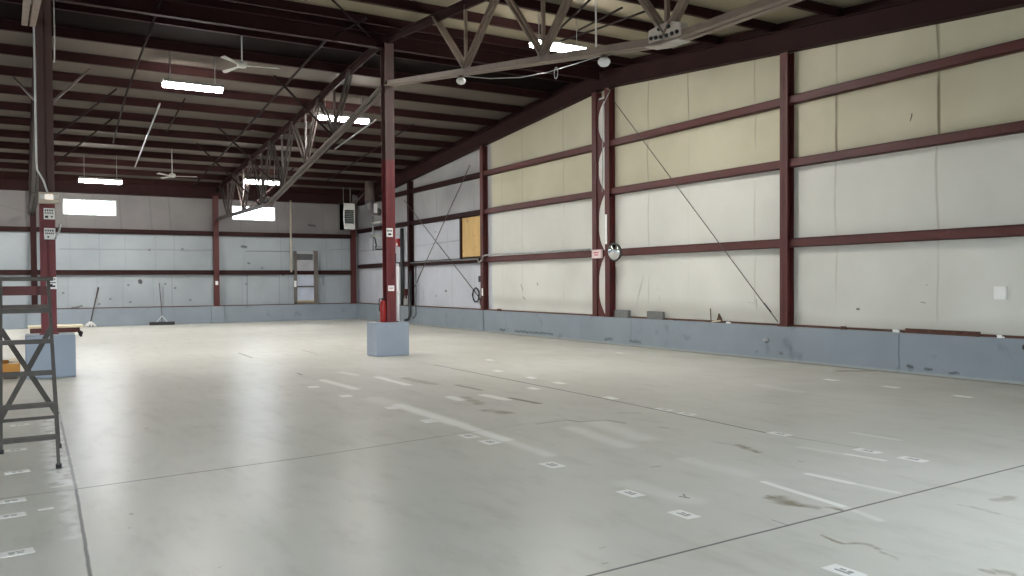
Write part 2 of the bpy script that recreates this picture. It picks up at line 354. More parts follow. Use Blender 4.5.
SG = [(yz(445, 291), yz(446, 291), .02, .03, .9), (yz(435, 296), yz(436, 296), .015, .03, .8), (yz(434, 232), yz(436, 232), .01, .03, .8), (yz(428, 224), yz(430, 224), .0, .03, .7)]
grey_ins = wall_mat('pale grey wall liner', (184, 187, 194), (200, 203, 210), LG, SG, smudge=(110, 112, 116))
grey_top = wall_mat('grey upper insulation', (160, 160, 160), (176, 176, 176), LG, [], smudge=(96, 96, 98))
def right_wall():
    mb = MB(); bm = mb.bm
    def patch(y0, y1, slotlow, slotup):
        ny = max(2, int((y1-y0)/.16))
        for ri in range(4):
            z0 = ROWS[ri]
            nz = 10; grid = []
            for i in range(ny+1):
                y = y0+(y1-y0)*i/ny; z1 = ROWS[ri+1] if ri < 3 else deck(y)+.02; colm = []
                for k in range(nz+1):
                    t = k/nz; z = z0+(z1-z0)*t
                    amp = (.035 if slotlow == 0 else .012)*min(1, max(0, (min(abs(y-q) for q in COLY)-.12)/.5))
                    blg = amp*math.sin(PI*t)*(1+.9*noise.noise(V((y*.7, z*.8, ri*3.1))))+.35*amp*noise.noise(V((y*1.7, z*1.3, 5)))
                    colm.append(bm.verts.new((XR-max(0, blg), y, z)))
                grid.append(colm)
            for i in range(ny):
                for k in range(nz):
                    f = bm.faces.new((grid[i][k], grid[i][k+1], grid[i+1][k+1], grid[i+1][k])); f.smooth = True
                    f.material_index = slotlow if ri < 2 else slotup
    patch(YF, COLY[4]-.35, 0, 3); patch(COLY[4]-.35, YB+.05, 1, 2)
    # outer skin so the wall has thickness
    mb.slot = 0
    mb.box((XR+.02, YF, 0), (XR+.3, YB+.3, 5.4)); mb.prism([(XR+.02, YF, 5.4), (XR+.02, YB+.3, 5.4), (XR+.02, RIDGE, DZ-.05)], (.28, 0, 0))
    return mb.build('wall_right', [cream, grey_ins, grey_top, cream_shade])
struct(right_wall(), 'cream insulated metal wall with puffy vinyl panels')

# ------------------------------------------------------------------ back wall with windows
WIN = [(1.49, 3.31), (7.68, 9.46)]; WZ = (4.28, 4.86)
bw = lambda x, y: onY(x, y, YB-.001)
BL = []
for x in (-1.2, 1.6, 2.6, 3.5, 4.6, 5.3, 8.05, 9.6, 10.0, 11.6, 12.3): BL += [((x, YB, CURB), (x, YB, GB[0]), .002, .03, random.uniform(.15, .4)), ((x+.1, YB, GB[0]), (x+.1, YB, GB[1]), .002, .03, random.uniform(.1, .35)), ((x, YB, GB[1]), (x-.1, YB, 5.2), .004, .05, random.uniform(.15, .45))]
BL += [(bw(60, 249), bw(190, 250), .0, .05, .4), (bw(246, 251), bw(290, 251.5), .005, .03, .8), (bw(180, 251), bw(212, 250), .0, .05, .4), (bw(247, 275), bw(247, 305), .005, .04, .6), (bw(330, 250), bw(352, 249), .0, .04, .4), (bw(323, 277), bw(323, 285), .01, .03, .8), (bw(163, 287), bw(163, 309), .01, .03, .5), (bw(0, 205), bw(30, 213), .0, .04, .3)]
BS = [(bw(140, 281), bw(140.5, 282), .05, .05, .95)] + [(bw(x, y), bw(x+.6, y), .0, .06, .8) for x, y in ((128, 285), (165, 284), (175, 288), (63, 293), (130, 302), (99, 304), (81, 306), (149, 250), (182, 249), (248, 263), (249, 263.5), (262, 268), (283, 275), (190, 300), (110, 299), (246, 284))] + [(bw(242, 246.5), bw(246, 247), .02, .06, .8), (bw(309, 225), bw(315, 226), .02, .06, .8), (bw(72, 308), bw(79, 307), .0, .06, .8)]
liner_low = wall_mat('blue grey painted liner', (150, 157, 161), (163, 170, 174), BL, BS, smudge=(104, 108, 110))
liner_up = wall_mat('dull grey upper insulation', (118, 114, 114), (132, 128, 127), BL, BS, smudge=(92, 90, 92))
mb = MB()
def panel(x0, x1, z0, z1, slot): mb.slot = slot; mb.box((x0, YB, z0), (x1, YB+.12, z1))
xs = [XL-.3, WIN[0][0], WIN[0][1], WIN[1][0], WIN[1][1], XR+.3]
panel(xs[0], xs[5], 0, GB[1], 0); panel(xs[0], xs[5], GB[1], WZ[0], 1); panel(xs[0], xs[5], WZ[1], 5.75, 1)
for a, b in ((0, 1), (2, 3), (4, 5)): panel(xs[a], xs[b], WZ[0], WZ[1], 1)
struct(mb.build('wall_back', [liner_low, liner_up]), 'far wall of grey liner panels with two high windows')
m_glass, nt, b, N, L = newmat('window glass')
tr = N.new('ShaderNodeBsdfTransparent'); gl = N.new('ShaderNodeBsdfGlossy'); gl.inputs['Roughness'].default_value = .02
fr = N.new('ShaderNodeFresnel'); ms = N.new('ShaderNodeMixShader'); tr.inputs[0].default_value = (.96, .98, .99, 1)
L.new(fr.outputs[0], ms.inputs[0]); L.new(tr.outputs[0], ms.inputs[1]); L.new(gl.outputs[0], ms.inputs[2]); L.new(ms.outputs[0], N['Material Output'].inputs[0])
for i, (a, b) in enumerate(WIN):
    fm = MB(); t = .045
    for p, q in (((a-.02, WZ[0]-.02), (b+.02, WZ[0]+t-.02)), ((a-.02, WZ[1]-t+.02), (b+.02, WZ[1]+.02)), ((a-.02, WZ[0]), (a+t-.02, WZ[1])), ((b-t+.02, WZ[0]), (b+.02, WZ[1]))):
        fm.box((p[0], YB-.02, p[1]), (q[0], YB+.1, q[1]))
    w = struct(fm.build('window_%d' % (i+1), dull_white), ['high white window nearer the left column', 'high white window above the back door bay'][i])
    MB().box((a, YB+.04, WZ[0]), (b, YB+.05, WZ[1])).build('pane', m_glass, w)

# left and front walls (behind the camera), with two unseen doorways added and sized to let daylight in
struct(MB().box((XL-.3, YF-.3, 0), (XL, YB+.3, 5.75)).prism([(XL-.3, YF-.3, 5.75), (XL-.3, YB+.3, 5.75), (XL-.3, RIDGE, DZ-.03)], (.3, 0, 0)).build('wall_left', grey_ins))
ADDED_DOORS = [(-9.6, -3.6), (5.2, 7.4)]; DH = 3.8
mb = MB(); xs = [XL-.3, ADDED_DOORS[0][0], ADDED_DOORS[0][1], ADDED_DOORS[1][0], ADDED_DOORS[1][1], XR+.3]
for a, b in ((0, 1), (2, 3), (4, 5)): mb.box((xs[a], YF-.25, 0), (xs[b], YF, DH))
mb.box((xs[0], YF-.25, DH), (xs[5], YF, 5.75))
struct(mb.build('wall_front', cream))
struct(MB().box((-40, -60, -.35), (40, YF-.3, -.05)).build('ground', mat('dark unseen yard', (84, 84, 84), .9)))  # unseen yard, toned dark to cut the light bounced indoors

# ------------------------------------------------------------------ roof deck
mb = MB()
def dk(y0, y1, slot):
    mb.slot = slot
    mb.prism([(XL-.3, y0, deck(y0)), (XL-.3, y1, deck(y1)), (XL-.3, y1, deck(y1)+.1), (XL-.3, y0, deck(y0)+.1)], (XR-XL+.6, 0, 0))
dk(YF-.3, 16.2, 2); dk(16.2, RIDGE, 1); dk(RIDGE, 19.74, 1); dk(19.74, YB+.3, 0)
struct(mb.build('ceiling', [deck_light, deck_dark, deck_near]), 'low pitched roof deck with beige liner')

# ------------------------------------------------------------------ curbs
def curb_detail(m):
    nt = m.node_tree; N, L = nt.nodes, nt.links; b = N['Principled BSDF']; base = b.inputs['Base Color'].links[0].from_socket
    P = wiggle(nt, 3, .03); P2 = wiggle(nt, 7, .1); q = lambda x, y: onX(x, y, 12.95)
    cr = [(q(899, 334), q(899, 368), .004, .02, .7), (q(631, 318), q(631, 342), .004, .02, .5), (q(505, 313), q(506, 330), .004, .02, .4), (q(581, 318), q(582, 336), .004, .02, .3)]
    sc = [(q(825, 369), q(840, 370), .0, .05, .8), (q(908, 366), q(912, 366.5), .0, .05, .9), (q(925, 369), q(932, 370), .0, .04, .8), (q(950, 373), q(958, 373), .0, .04, .8), (q(605, 339), q(612, 339), .0, .06, .7), (q(630, 341), q(640, 342), .0, .06, .6),
          (q(500, 329.5), q(505, 330), .0, .06, .9), (q(515, 331), q(553, 334), .0, .05, .8), (q(780, 353), q(782, 354), .0, .05, .6), (q(756, 352), q(758, 352), .0, .04, .5)]
    c = blend(nt, base, strokes(nt, P, [(V((12.95, -1, .01)), V((12.95, 35, .01)), .01, .05, .55)]), (176, 178, 172))
    c = blend(nt, c, strokes(nt, P, cr), (84, 92, 100)); c = blend(nt, c, strokes(nt, P2, sc), (66, 68, 70))
    L.new(c, b.inputs['Base Color'])
curb_detail(curb_paint)
mb = MB(); mb.box((12.95, YF, 0), (XR+.02, YB, CURB))
for y in COLY[:1]+(COLY[4],): mb.box((12.90, y-.15, 0), (12.96, y+.15, CURB))
struct(mb.build('trim_1', curb_paint, bevel=.012), 'blue grey concrete curb along right wall')
mb = MB(); mb.box((XL, 35.28, 0), (12.95, YB, CURB))
for x in (XC, 6.98): mb.box((x-.26, 35.16, 0), (x+.26, 35.3, CURB))
struct(mb.build('trim_2', curb_paint, bevel=.012), 'blue grey concrete curb along back wall')
struct(MB().box((13.06, YF, CURB-.01), (13.16, YB, CURB+.035)).build('trim_3', rust_steel), 'dark rusty base angle on right curb')
struct(MB().box((XL, 35.48, CURB-.01), (13.0, YB, CURB+.03)).build('trim_4', rust_steel), 'dark rusty base angle on back curb')

# ------------------------------------------------------------------ steel columns
def hsec(mb, x, y, z0, z1, w, d, ax, t=.014):
    """H section; ax='x': flanges face +-X (depth d along X, flange width w along Y)"""
    if ax == 'x':
        mb.box((x-d/2, y-w/2, z0), (x-d/2+t, y+w/2, z1)); mb.box((x+d/2-t, y-w/2, z0), (x+d/2, y+w/2, z1)); mb.box((x-d/2, y-t/2, z0), (x+d/2, y+t/2, z1))
    else:
        mb.box((x-w/2, y-d/2, z0), (x+w/2, y-d/2+t, z1)); mb.box((x-w/2, y+d/2-t, z0), (x+w/2, y+d/2, z1)); mb.box((x-t/2, y-d/2, z0), (x+t/2, y+d/2, z1))
def column(label, x, y, z0, z1, ax, w=.2, d=.2, m=maroon, t=.014):
    e = thing('steel_column', label, 'column', (x, y, z0))
    mb = MB(); hsec(mb, x, y, z0+.02, z1, w, d, ax, t); mb.build('shaft', m, e)
    mb = MB(); mb.box((x-d/2-.03, y-w/2-.03, z0), (x+d/2+.03, y+w/2+.03, z0+.02)); mb.build('base_plate', m, e)
    return e
cl = ['maroon wall column nearest the camera on the right curb', 'bold maroon wall column between the two nearest right wall bays', 'maroon wall column of the ridge pair, holding the round mirror', 'maroon wall column of the ridge pair with the pink sign',
      'maroon wall column beside the boarded plywood opening', 'dark wall column behind the middle column, at far X brace']
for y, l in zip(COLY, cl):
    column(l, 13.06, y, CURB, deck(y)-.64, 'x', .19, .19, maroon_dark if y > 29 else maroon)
column('maroon corner column where back and right walls meet', 12.86, 35.4, CURB, 5.2, 'y')
column('maroon back wall column between the two windows', 6.98, 35.4, CURB, 5.2, 'y', .2, .2)
column('maroon back wall column almost hidden behind left column', XC, 35.4, CURB, 5.2, 'y', .2, .2, maroon_dark)
mc = column('tall maroon middle column standing on the grey plinth', XM+.03, 17.13, .74, deck(17.2)-.35, 'y', .21, .25, two_tone('maroon paint over brown primer', 4.3))
MCX, MCY = XM+.03, 17.13
lc = column('tall maroon left column behind the step ladder', .45, 16.72, .735, deck(16.72)-.35, 'y', .24, .24, two_tone('maroon paint over brown primer, lower', 3.2))
LCX, LCY = .45, 16.72
# curved tie plates between the ridge pair
e = thing('tie_plate', 'curved maroon filler plates joining the ridge column pair', 'plate', (13.0, 17.24, CURB))
zb = [CURB, G[0], G[1], G[2], 6.3]
for k in range(4):
    z0, z1 = zb[k], zb[k+1]; y0 = COLY[3]-.09; gap = (COLY[3]-COLY[2])-.19
    poly = [V((13.0, y0+.02, z0))] + [V((13.0, y0-gap*(.12+.88*(abs(2*t-1))**2.6), z0+(z1-z0)*t)) for t in [i/14 for i in range(15)]] + [V((13.0, y0+.02, z1))]
    MB().prism(poly, (.012, 0, 0)).build('filler_plate', maroon, e)

tag(MB().prism([(13.02, 17.1, CURB+.04), (13.02, 17.39, CURB+.04), (13.02, 17.39, 6.35), (13.02, 17.1, 6.35)], (.1, 0, 0)).build('insulation_strip', cream), 'narrow cream insulation strip between the ridge column pair', 'insulation')
plinth_paint = mat('pale blue grey plinth paint', (150, 161, 174), .6, var=.05, scale=1.3)
# plinths
tag(MB().box((6.63, 16.88, 0), (7.41, 17.45, .74)).build('column_plinth', plinth_paint, bevel=.015), 'blue grey concrete plinth under the middle column', 'plinth')
tag(MB().box((.08, 16.3, 0), (.84, 17.1, .735)).build('column_plinth', plinth_paint, bevel=.015), 'blue grey concrete plinth under left column by ladder', 'plinth')

# ------------------------------------------------------------------ girts
def girt(label, A, B, inward, m, group):
    """C section: web towards the room, flanges back to the wall"""
    A, B = V(A), V(B); i = V(inward); mb = MB(); t = .012; hgt = .165; dep = .15
    u = V((0, 0, 1))
    def slab(o0, o1, z0, z1):
        mb.prism([A+i*o0+u*z0, A+i*o1+u*z0, A+i*o1+u*z1, A+i*o0+u*z1], B-A)
    slab(dep-t, dep, -hgt/2, hgt/2); slab(0, dep, -hgt/2, -hgt/2+t); slab(0, dep, hgt/2-t, hgt/2); slab(0, t*1.5, hgt/2, hgt/2+.02)
    o = mb.build('wall_girt', m); return tag(o, label, 'girt', group)
bayn = ['nearest', 'second', 'third', 'fourth', 'last']
bays = [(YF, COLY[0]-.01), (COLY[0]+.01, COLY[1]-.01), (COLY[1]+.01, COLY[2]-.01), (COLY[3]+.01, COLY[4]-.01), (COLY[4]+.01, COLY[5]-.01), (COLY[5]+.01, 35.3)]
bayd = ['behind the near right column, beyond the frame', 'from the right picture edge to the bold wall column', 'between the bold wall column and the ridge pair', 'between the ridge pair and the plywood opening column', 'of the far X braced bay', 'of the last bay by the back corner']
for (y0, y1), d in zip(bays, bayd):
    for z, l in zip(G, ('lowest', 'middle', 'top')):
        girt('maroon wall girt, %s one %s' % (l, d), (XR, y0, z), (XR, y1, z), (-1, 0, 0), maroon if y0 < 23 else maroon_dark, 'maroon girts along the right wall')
for x0, x1, d in ((XL, XC-.01, 'left of the left column'), (XC+.01, 6.97, 'between the left and middle back columns'), (6.99, 12.85, 'from the middle back column to the corner')):
    for z, l in zip(GB, ('lower', 'upper')):
        girt('dark back wall girt, %s one %s' % (l, d), (x0, YB, z), (x1, YB, z), (0, -1, 0), maroon_dark, 'dark girts along the back wall')

# ------------------------------------------------------------------ roof framing
pd = [.3, 1.02] + [1.02+1.53*k for k in range(1, 12)]
for sg, nm in ((1, 'far'), (-1, 'near')):
    for k, d in enumerate(pd):
        y = RIDGE+sg*d; z = deck(y); mb = MB(); w = .065*sg
        if not YF+.05 < y < 35.2: continue
        x0, x1 = XL, XR-.06
        mb.box((x0, y-.01, z-.2), (x1, y+.01, z)); mb.box((x0, y, z-.2), (x1, y+w, z-.188)); mb.box((x0, y, z-.012), (x1, y-w, z+.004)); mb.box((x0, y+w-.006, z-.2), (x1, y+w+.006, z-.17))
        tag(mb.build('roof_purlin', roof_paint), 'dark red roof purlin, %s from the ridge on the %s slope' % (ORD[k], nm), 'purlin', 'purlins across the %s roof slope' % nm)
def ibeam(mb, A, B, w, h, t=.016):
    mb.ob(A, B, w, t, off=(0, h/2-t/2)); mb.ob(A, B, w, t, off=(0, -h/2+t/2)); mb.ob(A, B, t, h-2*t)
for sg, nm, ye in ((1, 'far', 35.2), (-1, 'near', YF+.05)):
    A = (13.03, RIDGE, DZ-.2-.215); B = (13.03, ye, deck(ye)-.2-.215); mb = MB(); ibeam(mb, A, B, .2, .43)
    rk = MB(); rk.ob((XR-.045, RIDGE, DZ-.11), (XR-.045, ye, deck(ye)-.11), .02, .2)  # dark strip added for the shadow between rafter top and deck
    ro = tag(mb.build('gable_rafter', maroon_dark), 'dark gable rafter over the right wall, %s slope down from the ridge' % ('back' if sg > 0 else 'front'), 'rafter', 'sloping rafters on top of the right wall'); rk.build('rake_shade_strip', maroon_dark, ro)
mb = MB(); mb.box((XL, 35.32, 5.1), (12.9, 35.58, 5.12)); mb.box((XL, 35.32, 5.6), (12.9, 35.58, 5.62)); mb.box((XL, 35.56, 5.1), (12.9, 35.58, 5.6))
tag(mb.build('eave_beam', maroon_dark), 'dark eave beam running along the top of the back wall', 'beam')
mb = MB(); mb.box((XL, RIDGE-.01, DZ-.42), (12.9, RIDGE+.01, DZ-.02)); mb.box((XL, RIDGE-.07, DZ-.435), (12.9, RIDGE+.07, DZ-.42))
tag(mb.build('ridge_beam', roof_paint), 'dark ridge beam running across the column tops', 'beam')

splice_paint = mat('pale bolted splice steel', (186, 176, 166), .5, var=.2, scale=6)
def truss(label, X, sg, y_end, zend_top, brk, bots, m_ch, m_web, group, ycol=17.13, z0=5.98):
    e = thing('roof_truss', label, 'truss', (X, RIDGE, 6.0), group)
    ys = ycol+sg*.13
    topz = lambda y: deck(y)-.2-.06
    # top chord: two angles
    mb = MB(); A, B = V((X, ys, topz(ys)-.02)), V((X, y_end, topz(y_end)-.02))
    mb.ob(A, B, .2, .02, off=(0, .06)); mb.ob(A, B, .05, .14)
    mb.build('top_chord', roof_paint, e)
    P0 = V((X, ys, z0)); P1 = V((X, brk[0], brk[1])); P2 = V((X, y_end, zend_top))
    def bz(y):
        if sg*(y-brk[0]) < 0: t = (y-ys)/(brk[0]-ys); return P0.z+(P1.z-P0.z)*t
        t = (y-brk[0])/(y_end-brk[0]); return P1.z+(P2.z-P1.z)*t
    mb = MB()
    for a, b in ((P0, P1), (P1, P2)):
        mb.ob(a, b, .085, .02, off=(-.062, -.06)); mb.ob(a, b, .085, .02, off=(.062, -.06)); mb.ob(a, b, .02, .11, off=(-.022, -.01)); mb.ob(a, b, .02, .11, off=(.022, -.01))
    mb.build('bottom_chord', m_ch, e)
    for i, y in enumerate(bots):
        N0 = V((X, y, bz(y)+.02)); T = topz
        MB().ob(N0, (X, y, T(y)), .05, .05).build('post', m_web, e)
        for dy in (-1.28, 1.28):
            yy = y+dy
            if sg*(yy-ys) < .2 or sg*(y_end-yy) < .2: continue
            mb = MB(); B = V((X, yy, T(yy)))
            mb.ob(N0, B, .05, .012, off=(-.055, .03)); mb.ob(N0, B, .012, .07, off=(-.03, 0)); mb.ob(N0, B, .05, .012, off=(.055, .03)); mb.ob(N0, B, .012, .07, off=(.03, 0))
            mb.build('diagonal', m_web, e)
        g = MB().prism([(X-.006, y-.2, bz(y)-.02), (X-.006, y+.2, bz(y)-.02), (X-.006, y+.12, bz(y)+.2), (X-.006, y-.12, bz(y)+.2)], (.012, 0, 0)).build('gusset_plate', m_web, e)
    # bolted splice
    y = brk[0]
    sp = MB().prism([(X-.05, y-.3, bz(y-.3)-.03), (X-.05, y+.3, bz(y+.3)-.03), (X-.05, y+.3, bz(y+.3)+.13), (X-.05, y+.1, bz(y)+.2), (X-.05, y-.1, bz(y)+.2), (X-.05, y-.3, bz(y-.3)+.13)], (.1, 0, 0))
    for a, b in ((P0, P1), (P2, P1)):
        q = P1+(a-P1).normalized()*.3; sp.ob(q, P1, .2, .014, off=(0, -.079))
    so = sp.build('splice_plate', splice_paint if m_ch is chord_paint else m_ch, e)
    for dy, dz in ((-.24, .03), (-.15, .03), (.15, .03), (.24, .03), (-.09, .13), (.09, .13), (-.05, .03), (.05, .03)):
        MB().lathe([(.026, 0), (.026, .02), (.012, .035)], (X-.05, y+dy, bz(y+dy)+dz), (-1, 0, 0), 6).build('bolt', black_paint, so)
    return e, bz
near_b = (13.35, 10.78, 7.94, 5.3, 2.7, .4); far_b = (20.6, 23.06, 25.5, 28.0, 30.6, 33.2)
tm_near, bz_n = truss('grey brown roof truss running from middle column toward the camera', XM, -1, YF+.05, 4.55, (7.94, 4.62), near_b, chord_paint, chord_paint, 'bolted roof trusses')
web_dark = mat('dark truss web steel', (66, 58, 55), .55, var=.15, scale=4)
far_ch = mat('dark far truss steel', (84, 74, 70), .55, var=.15, scale=4)  # darker steel colour for the far truss chord
tm_far, bz_f = truss('dark roof truss running from middle column to back wall', XM, 1, 35.3, 4.28, (27.2, 4.22), far_b, far_ch, web_dark, 'bolted roof trusses')
truss('pale roof truss end over the top of the left column', XT, -1, YF+.05, 4.55, (7.94, 4.62), near_b, chord_paint, chord_paint, 'bolted roof trusses', LCY, 6.14)
truss('dark roof truss hidden behind the left column', LCX, 1, 35.3, 4.28, (27.2, 4.22), far_b, web_dark, web_dark, 'bolted roof trusses', LCY)

# kickers and rods
def rod(name, label, pts, r, m=rod_paint, cat='rod', group=None, n=6):
    return tag(MB().tube(pts, r, n).build(name, m), label, cat, group)
kg = 'flange braces under the roof'
def kicker(label, A, dx, dy=0., r=.028):
    A = V(A); top = A+V((dx, dy, 0)); top.z = deck(top.y)-.19
    tag(MB().ob(A, top, .045, .045, side=(0, 1, 0)).build('flange_brace', brace_paint), label, 'brace', kg)
cz = 5.05
for sd, (qx, qy), l in ((-1, (13, 77), 'slanted brace from the left column up toward the left'), (1, (90, 69), 'slanted brace from the left column up toward the right')):
    A = V((LCX+sd*.12, LCY, onY(33 if sd < 0 else 54, 102, LCY).z)); B = onR(qx, qy, .19)
    tag(MB().ob(A, B, .04, .04, side=(0, 1, 0)).build('flange_brace', rod_paint), l, 'brace', kg)
for i, y in enumerate(far_b[:5]):
    if i in (0, 2, 3): kicker('slanted brace left of the far middle truss, %s from the column' % ORD[i], (XM-.08, y, bz_f(y)), -(deck(y)-bz_f(y))*.95); 
    if i in (2, 4): kicker('slanted brace right of the far middle truss, %s from the column' % ORD[i], (XM+.08, y, bz_f(y)), (deck(y)-bz_f(y))*.95)
    if i in (1, 2): kicker('slanted brace right of the far left truss, %s from the column' % ORD[i], (LCX+.08, y, bz_f(y)), (deck(y)-bz_f(y))*.95)
rg = 'bracing rods under the roof'
def rrod(label, pix, r=.02, m=brace_paint, off=.26, name='bracing_rod', group=rg, cat='rod'):
    P = [onR(x, y, off) for x, y in pix]
    for p in P: p.y = min(p.y, 35.2); p.z = deck(p.y)-off+.04
    return rod(name, label, P, r, m, cat, group)
rrod('long dark rod crossing the roof toward the left window', [(162, 0), (126, 96), (113, 144)], .025)
rrod('short pale conduit hanging under the roof left of the near fan lamp', [(160, 105), (135, 168)], .022, galv, name='roof_conduit', group=None, cat='conduit')
rrod('thin dark rod just right of the pale hanging conduit', [(185, 100), (167, 133)], .02)
rrod('longest diagonal brace from the middle column top to the back wall', [(367, 20), (325, 43), (200, 180), (190, 192)], .028)
rrod('thin rod meeting the middle column top from upper left', [(330, 0), (370, 38)], .02)
rrod('thin diagonal rod right of the middle column on far slope', [(413, 126), (377, 149), (325, 183)], .022)
rrod('bright conduit beside the lamp left of middle column', [(376, 121), (335, 150)], .025, galv, name='roof_conduit', group=None, cat='conduit')
rrod('upper diagonal rod behind the near truss lamp', [(590, 2), (553, 37)], .022)
rrod('middle diagonal rod behind the near truss lamp', [(622, 10), (579, 32)], .022)
rrod('long diagonal rod crossing right of the near truss lamp', [(660, 8), (600, 30), (560, 43)], .022)
# wall X braces
WX = 12.93
xb = 'X bracing rods on the right wall'
rod('wall_brace', 'long taut brace rod slanting down from ridge column pair to bold wall column', [onX(613, 100, WX), onX(765, 305, WX), onX(778, 322, WX)], .01, rod_paint, 'rod', xb)
tb = [onX(764, 303, WX), onX(771, 312, WX)]
rod('turnbuckle', 'small turnbuckle near the lower end of the long wall brace', tb, .014, black_paint, 'turnbuckle')
rod('wall_brace', 'brace rod of the far X falling right toward the hose coil', [onX(404, 200, WX), onX(482, 301, WX)], .014, rod_paint, 'rod', xb)
rod('wall_brace', 'brace rod of the far X falling left toward the dark column', [onX(470, 165, WX), onX(414, 288, WX)], .014, rod_paint, 'rod', xb)

# ------------------------------------------------------------------ lamps and fans
def lamp(label, cx, cy, ln, z):
    z = z-.06
    e = thing('ceiling_lamp', label, 'lamp', (cx, cy, z), 'fluorescent lamps under the roof')
    w = .3
    MB().prism([(cx-ln/2, cy-w/2, z+.08), (cx-ln/2, cy+w/2, z+.08), (cx-ln/2, cy+.07, z+.16), (cx-ln/2, cy-.07, z+.16)], (ln, 0, 0)).build('housing', dull_white, e)
    MB().prism([(cx-ln/2+.01, cy-w/2+.01, z+.08), (cx-ln/2+.01, cy-w/2+.03, z+.01), (cx-ln/2+.01, cy, z-.02), (cx-ln/2+.01, cy+w/2-.03, z+.01), (cx-ln/2+.01, cy+w/2-.01, z+.08)], (ln-.02, 0, 0)).build('lens', lens, e)
    for s in (-1, 1): MB().tube([(cx+s*ln*.38, cy, z+.15), (cx+s*ln*.38, cy, deck(cy)+.01)], .008, 6).build('hanger', galv, e)
lamp('bright lamp nearest the left column and ceiling fan', 3.55, 20.35, 1.3, 6.18)
lamp('small far lamp above the left back window', 2.44, 31.2, 1.3, 5.11)
lamp('bright lamp just left of the middle column, behind truss chord', 7.66, 21.7, 1.36, 6.06)
lamp('small far lamp above the right back window', 7.5, 29.95, 1.2, 5.23)
lamp('bright lamp beside near truss, right of middle column', 9.0, 13.3, 1.15, 6.12)
for cx, cy, z, l in ((-3.8, 20.35, 6.18, 'added unseen lamp in the bay left of the left column, ridge row'), (-3.8, 31.2, 5.11, 'added unseen lamp in the bay left of the left column, back row'), (-9.4, 20.35, 6.18, 'added unseen lamp in the outermost left bay, ridge row'), (-9.4, 31.2, 5.11, 'added unseen lamp in the outermost left bay, back row')):
    lamp(l, cx, cy, 1.3, z)  # unseen lamps added to brighten the far floor and back wall
def fan(label, x, y, z, a0):
    e = thing('ceiling_fan', label, 'fan', (x, y, z), None)
    MB().tube([(x, y, z+.06), (x, y, deck(y)-.03)], .014).build('rod', dull_white, e)
    MB().lathe([(.02, -.1), (.055, -.08), (.065, 0)], (x, y, deck(y)-.0), n=16).build('canopy', dull_white, e)
    MB().lathe([(.03, -.06), (.09, -.05), (.11, 0), (.1, .05), (.03, .08)], (x, y, z), n=20).build('motor', dull_white, e)
    for k in range(3):
        a = a0+k*2*PI/3; d = V((math.cos(a), math.sin(a), 0)); s = V((-d.y, d.x, 0)); o = V((x, y, z-.02))
        MB().prism([o+d*.08+s*.02, o+d*.08-s*.02, o+d*.75-s*.048+V((0,0,-.015)), o+d*.78+V((0,0,-.01)), o+d*.75+s*.048+V((0,0,.015))], (0, 0, .012)).build('blade', dull_white, e)
fan('white three blade ceiling fan beside the big left lamp', 4.19, 18.27, 6.29, -YAW+.31)
fan('small white ceiling fan far off near the back wall', 4.42, 29.3, 5.19, -YAW+.31)
# globe lamps under the near truss
for (px, py, l) in ((461, 74, 'small round white lamp under the near truss chord, left one'), (604, 57, 'round white lamp hanging under the near truss chord, right one')):
    P = onX(px, py-3, XM); zb_ = bz_n(P.y)-.075
    e = thing('globe_lamp', l, 'lamp', (P.x, P.y, zb_-.1), 'small round lamps under the near truss')
    MB().lathe([(.03, 0), (.055, -.015), (.055, -.05)], (P.x, P.y, zb_), n=16).build('socket', rod_paint, e)
    MB().lathe([(.06, -.05), (.085, -.075), (.088, -.11), (.06, -.15), (.02, -.165)], (P.x, P.y, zb_), n=18).build('globe', white_paint, e)
P = onX(603, 44, XM)
rod('power_cord', 'white drop cord hanging down to the right round lamp', [(XM-.12, P.y, deck(P.y)-.02), (XM-.12, P.y, bz_n(P.y)+.02)], .014, dull_white, 'cord')
# slack cable
pts = [onX(461, 76, XM+.02), onX(490, 78.5, XM+.3), onX(520, 77.5, XM+.4), onX(545, 73, XM+.4), onX(575, 64, XM+.3), onX(603, 55, XM+.02)]
rod('slack_cable', 'thin slack cable drooping below the near truss between round lamps', pts, .008, galv, 'cable')
o = onX(556, 73, XM+.4); mb = MB(); mb.tube([o+V((0, math.cos(a)*.05, math.sin(a)*.09)) for a in [2*PI*k/20 for k in range(21)]], .008, 6)
tag(mb.build('cable_coil', galv), 'small coil of cable hung on the drooping cable', 'cable')

# ------------------------------------------------------------------ on the left column
zf = LCY-.12
def yplane(px, py, y): p = onY(px, py, y); return p
A, B = onY(38.5, 192, zf-.05), onY(59, 204, zf-.05)
e = thing('emergency_light', 'beige emergency light box across the left column', 'light', (A.x, zf, B.z))
MB().box((A.x, zf-.1, B.z), (B.x, zf, A.z)).build('housing', beige_plastic, e, bevel=.01)
MB().box((A.x+.09, zf-.112, B.z+.07), (B.x-.09, zf-.1, A.z-.04)).build('lens', lens_small, e)
MB().box((A.x+.02, zf-.16, A.z-.12), (A.x+.09, zf-.1, A.z-.05)).build('lamp_head', white_paint, e); MB().box((B.x-.09, zf-.16, A.z-.12), (B.x-.02, zf-.1, A.z-.05)).build('lamp_head', white_paint, e)
cx = LCX-.15
rod('column_conduit', 'pale conduit running down the left edge of the left column', [(cx, zf-.04, 6.6), (cx, zf-.04, 3.75), (cx+.01, zf-.04, 3.6), (cx+.1, zf-.05, 3.42), (cx+.16, zf-.05, A.z+.0)], .016, pvc, 'conduit')
rod('hanging_wire', 'thin pale cord on the right side of the left column top', [(LCX+.16, LCY-.1, 6.75), (LCX+.16, LCY-.1, 5.9), (LCX+.15, LCY-.1, 5.5)], .012, dull_white, 'cord')
